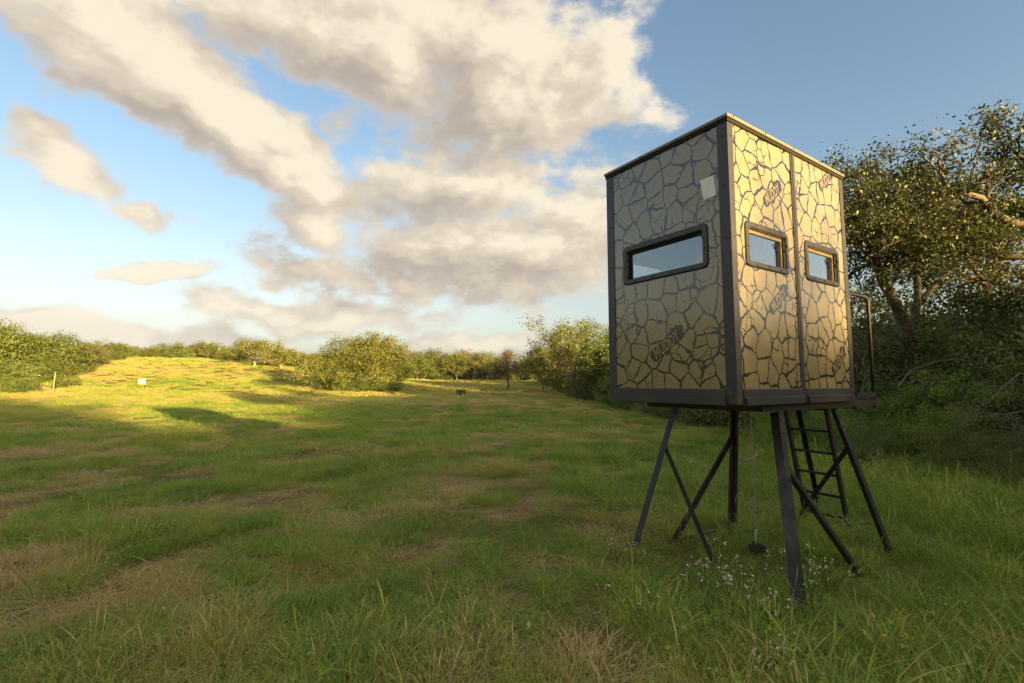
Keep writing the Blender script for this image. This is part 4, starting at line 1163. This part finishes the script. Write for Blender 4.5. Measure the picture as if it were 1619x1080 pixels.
def build_grass():
    col = grass_kit(); x, y, k, s, t = grass_points(); n = len(x); rng = np.random.RandomState(9)
    me = bpy.data.meshes.new('meadow_grass'); me.vertices.add(n)
    me.vertices.foreach_set('co', np.stack([x, y, ground(x, y)], 1).astype(np.float32).ravel())
    def at(name, typ, data):
        a = me.attributes.new(name, typ, 'POINT'); a.data.foreach_set('value', data)
    at('kind_index', 'INT', k.astype(np.int32)); at('size', 'FLOAT', s.astype(np.float32)); at('itint', 'FLOAT', t.astype(np.float32))
    at('spin', 'FLOAT', (rng.rand(n) * 6.283).astype(np.float32)); at('lean', 'FLOAT', rng.normal(0, .12, n).astype(np.float32))
    ob = link('meadow_grass', me); tag(ob, 'mown meadow grass with dry straw patches covering the field', 'grass', kind='stuff')
    gt = bpy.data.node_groups.new('scatter_grass', 'GeometryNodeTree')
    gt.interface.new_socket('Geometry', in_out='INPUT', socket_type='NodeSocketGeometry'); gt.interface.new_socket('Geometry', in_out='OUTPUT', socket_type='NodeSocketGeometry')
    N = gt.nodes.new; L = gt.links.new; gi = N('NodeGroupInput'); go = N('NodeGroupOutput')
    def na(name, typ):
        a = N('GeometryNodeInputNamedAttribute'); a.data_type = typ; a.inputs['Name'].default_value = name; return a.outputs[0]
    ci = N('GeometryNodeCollectionInfo'); ci.inputs['Collection'].default_value = col; ci.inputs['Separate Children'].default_value = True; ci.inputs['Reset Children'].default_value = True
    ip = N('GeometryNodeInstanceOnPoints'); ip.inputs['Pick Instance'].default_value = True
    cx = N('ShaderNodeCombineXYZ'); L(na('lean', 'FLOAT'), cx.inputs[0]); L(na('spin', 'FLOAT'), cx.inputs[2])
    L(gi.outputs[0], ip.inputs['Points']); L(ci.outputs[0], ip.inputs['Instance']); L(na('kind_index', 'INT'), ip.inputs['Instance Index'])
    L(cx.outputs[0], ip.inputs['Rotation']); L(na('size', 'FLOAT'), ip.inputs['Scale']); L(ip.outputs[0], go.inputs[0])
    md = ob.modifiers.new('scatter', 'NODES'); md.node_group = gt
    print('grass instances', n)


build_grass()

# ------------------------------------------------------------------ flowers and small things in the field
def flower_meshes(seed, h, col, nst, fr):
    rng = np.random.RandomState(seed); st = MB(); fl = MB()
    for i in range(nst):
        a = rng.rand() * 6.28; top = np.array([math.cos(a) * .26 * rng.rand(), math.sin(a) * .26 * rng.rand(), h * (.7 + .4 * rng.rand())])
        st.tube([(0, 0, -.02), tuple(top * [.3, .3, .5]), tuple(top)], [.003, .0025, .0015], 4, False)
        for j in range(rng.randint(3, 7)):
            c = top + rng.normal(0, .010, 3); nrm = rng.normal(0, .5, 3) + [0, -.3, 1]; nrm /= np.linalg.norm(nrm)
            e = np.cross(nrm, [.3, .9, .1]); e /= np.linalg.norm(e); f = np.cross(nrm, e)
            for p in range(5):
                th = p * 1.2566 + rng.rand() * .2; d = e * math.cos(th) + f * math.sin(th); s_ = np.cross(nrm, d)
                fl.add([c, c + d * fr * .6 + s_ * fr * .35, c + d * fr + nrm * fr * .15, c + d * fr * .6 - s_ * fr * .35], [(0, 1, 2, 3)])
    return st.mesh('stem', M['stem']), fl.mesh('blossom', col)


def simple(name, col, rough=.7):
    m, k, o = mat(name); tc = k.n('ShaderNodeTexCoord'); n = k.noise(tc.outputs['Object'], 8, 4, .6)
    principled(k, o, Base_Color=k.mix(n, tuple(c * .75 for c in col), tuple(min(1, c * 1.2) for c in col)), Roughness=rough, Specular_IOR_Level=.3); return m


M['stem'] = simple('stem', (.07, .11, .03)); M['white_petal'] = simple('white_petal', (.60, .58, .46)); M['yellow_petal'] = simple('yellow_petal', (.70, .42, .03))
M['pale_box'] = simple('pale_box', (.62, .58, .52), .6); M['green_paint'] = simple('green_paint', (.05, .10, .05), .5); M['dark_paint'] = simple('dark_paint', (.02, .025, .02), .6); M['old_post'] = simple('old_post', (.24, .21, .17), .9); M['bone'] = simple('bone', (.62, .58, .52), .8)
WF = [flower_meshes(600 + i, .22, M['white_petal'], 3 + i % 2, .0078) for i in range(4)]; YF = [flower_meshes(650 + i, .26, M['yellow_petal'], 2, .011) for i in range(2)]
rf = random.Random(8)
WHITE = [(1110, 905), (1140, 898), (1152, 918), (1172, 930), (1190, 910), (1210, 908), (1160, 950), (1182, 958), (1203, 948), (1215, 968), (1240, 975), (1122, 940)]
for i, (px, py) in enumerate(WHITE):
    p = on_ground(px, py + 30); place('white_wildflower', (('stem', WF[i % 4][0]), ('blossom', WF[i % 4][1])), 'white wildflower in the patch left of the near front leg', 'flower', p.x, p.y, 'white wildflowers left of the front leg', rf.uniform(0, 6), rf.uniform(.85, 1.25))
for i, (px, py) in enumerate([(1275, 890), (1285, 905), (1300, 895), (1310, 912), (1322, 900), (1285, 930), (1296, 940)]):
    p = on_ground(px, py + 28); place('white_wildflower', (('stem', WF[i % 4][0]), ('blossom', WF[i % 4][1])), 'white wildflower in the grass right of the near front leg', 'flower', p.x, p.y, 'white wildflowers right of the front leg', rf.uniform(0, 6), rf.uniform(.8, 1.1))
for i, (px, py) in enumerate([(1205, 1035), (1218, 1050), (1230, 1040), (1265, 1030), (1280, 1062), (1220, 1070)]):
    p = on_ground(px, py + 30); place('white_wildflower', (('stem', WF[i % 4][0]), ('blossom', WF[i % 4][1])), 'white wildflower near the bottom edge below the front leg', 'flower', p.x, p.y, 'white wildflowers at the bottom edge', rf.uniform(0, 6), rf.uniform(.6, .8))
for i, (px, py) in enumerate([(965, 850), (975, 862), (985, 870), (1000, 872), (1005, 955), (1035, 765), (1048, 770), (1095, 720), (1105, 715), (1110, 725), (1090, 715)]):
    p = on_ground(px, py + 28); place('white_wildflower', (('stem', WF[i % 4][0]), ('blossom', WF[i % 4][1])), 'white wildflower in the grass about the left leg', 'flower', p.x, p.y, 'white wildflowers about the left leg', rf.uniform(0, 6), rf.uniform(.7, 1.0))
for i, (px, py) in enumerate([(1422, 1012), (1432, 1024), (1430, 1030)]):
    p = on_ground(px, py + 34); place('yellow_wildflower', (('stem', YF[i % 2][0]), ('blossom', YF[i % 2][1])), 'small yellow wildflower in the grass at the lower right', 'flower', p.x, p.y, 'yellow wildflowers lower right', rf.uniform(0, 6), .7)
for i, (px, py) in enumerate([(1357, 752), (1455, 715), (1462, 725), (1484, 703)]):
    p = on_ground(px, py + 22); place('yellow_wildflower', (('stem', YF[i % 2][0]), ('blossom', YF[i % 2][1])), 'small yellow wildflower at the foot of the right brush', 'flower', p.x, p.y, 'yellow wildflowers by the brush', rf.uniform(0, 6), 1.1)


def field_things():
    # pale box on short legs on the sunny slope
    dep = 52; x = X(226, dep); s = 8.6 / 759 * dep; z = gz(x, dep)
    t = thing('storage_box', 'pale box on short legs standing on the sunny slope at left', 'box', (x, dep, z), R(-22))
    mb = MB(); mb.box((-s * .44, -s * .42, .16), (s * .44, s * .42, .16 + s * .88)); b = mb.build('body', M['pale_box'], t, .02)
    mb = MB(); mb.box((-s * .46, -s * .44, .162 + s * .88), (s * .46, s * .44, .162 + s * .96)); mb.build('lid', M['pale_box'], t, .02)
    for sx in (-1, 1):
        for sy in (-1, 1):
            mb = MB(); mb.box((sx * s * .38 - .03, sy * s * .36 - .03, -.1), (sx * s * .38 + .03, sy * s * .36 + .03, .159)); mb.build('leg', M['old_post'], t)
    # wooden post in front of the thicket
    dep = 41; x = X(88, dep); h = top_h(88, 588, dep)
    mb = MB(); mb.tube([(0, 0, -.3), (.01, 0, h * .5), (.05, .01, h)], [.055, .05, .045], 8); o = mb.build('fence_post', M['old_post']); o.location = (x, dep, gz(x, dep)); tag(o, 'weathered pale post standing in front of the left thicket', 'post')
    # green feeder
    dep = 47; x = X(729, dep); z = gz(x, dep); s = dep / 759
    t = thing('game_feeder', 'dark green game feeder with side arms standing on the mown rows', 'feeder', (x, dep, z), R(4))
    mb = MB(); mb.prism([(-6.4 * s, 5.2 * s), (6.4 * s, 5.2 * s), (7.4 * s, 10.2 * s), (-7.4 * s, 10.2 * s)], (0, -.3, 0), (0, .3, 0), Vector((1, 0, 0)), Vector((0, 0, 1))); mb.build('hopper', M['green_paint'], t, .02)
    mb = MB(); mb.box((-7.6 * s, -.34, 10.25 * s), (7.6 * s, .34, 11.2 * s)); mb.build('lid', M['green_paint'], t, .02)
    mb = MB(); mb.box((-2.6 * s, -.2, 1.5 * s), (1.6 * s, .2, 5.15 * s)); mb.build('feed_box', M['dark_paint'], t, .015)
    for sx in (-1, 1):
        mb = MB(); mb.bar((sx * 7.5 * s, 0, 4.2 * s), (sx * 7.5 * s, 0, 10.1 * s), .09, .09); mb.bar((sx * 7.5 * s, 0, 4.3 * s), (sx * 9.2 * s, 0, 3.6 * s), .08, .08); mb.build('side_arm', M['dark_paint'], t)
        for sy in (-1, 1):
            mb = MB(); mb.bar((sx * 6.0 * s, sy * .26, 5.3 * s), (sx * 6.6 * s, sy * .32, -.15), .05, .05); mb.build('leg', M['dark_paint'], t)
    # white stones by the bare ground
    for i, (px, py, r) in enumerate([(579, 627, .16), (586, 629, .12), (560, 626, .10)]):
        p = on_ground(px, py); bm = bmesh.new(); bmesh.ops.create_icosphere(bm, subdivisions=2, radius=r)
        q = random.Random(i)
        for v in bm.verts: v.co *= q.uniform(.75, 1.2); v.co.z *= .7
        me = bpy.data.meshes.new('stone'); bm.to_mesh(me); bm.free(); me.materials.append(M['bone'])
        o = link('stone', me); o.location = p + Vector((0, 0, r * .5)); tag(o, 'small whitish stone on the bare ground right of the lone oak', 'stone', 'white stones by the lone oak')


field_things()
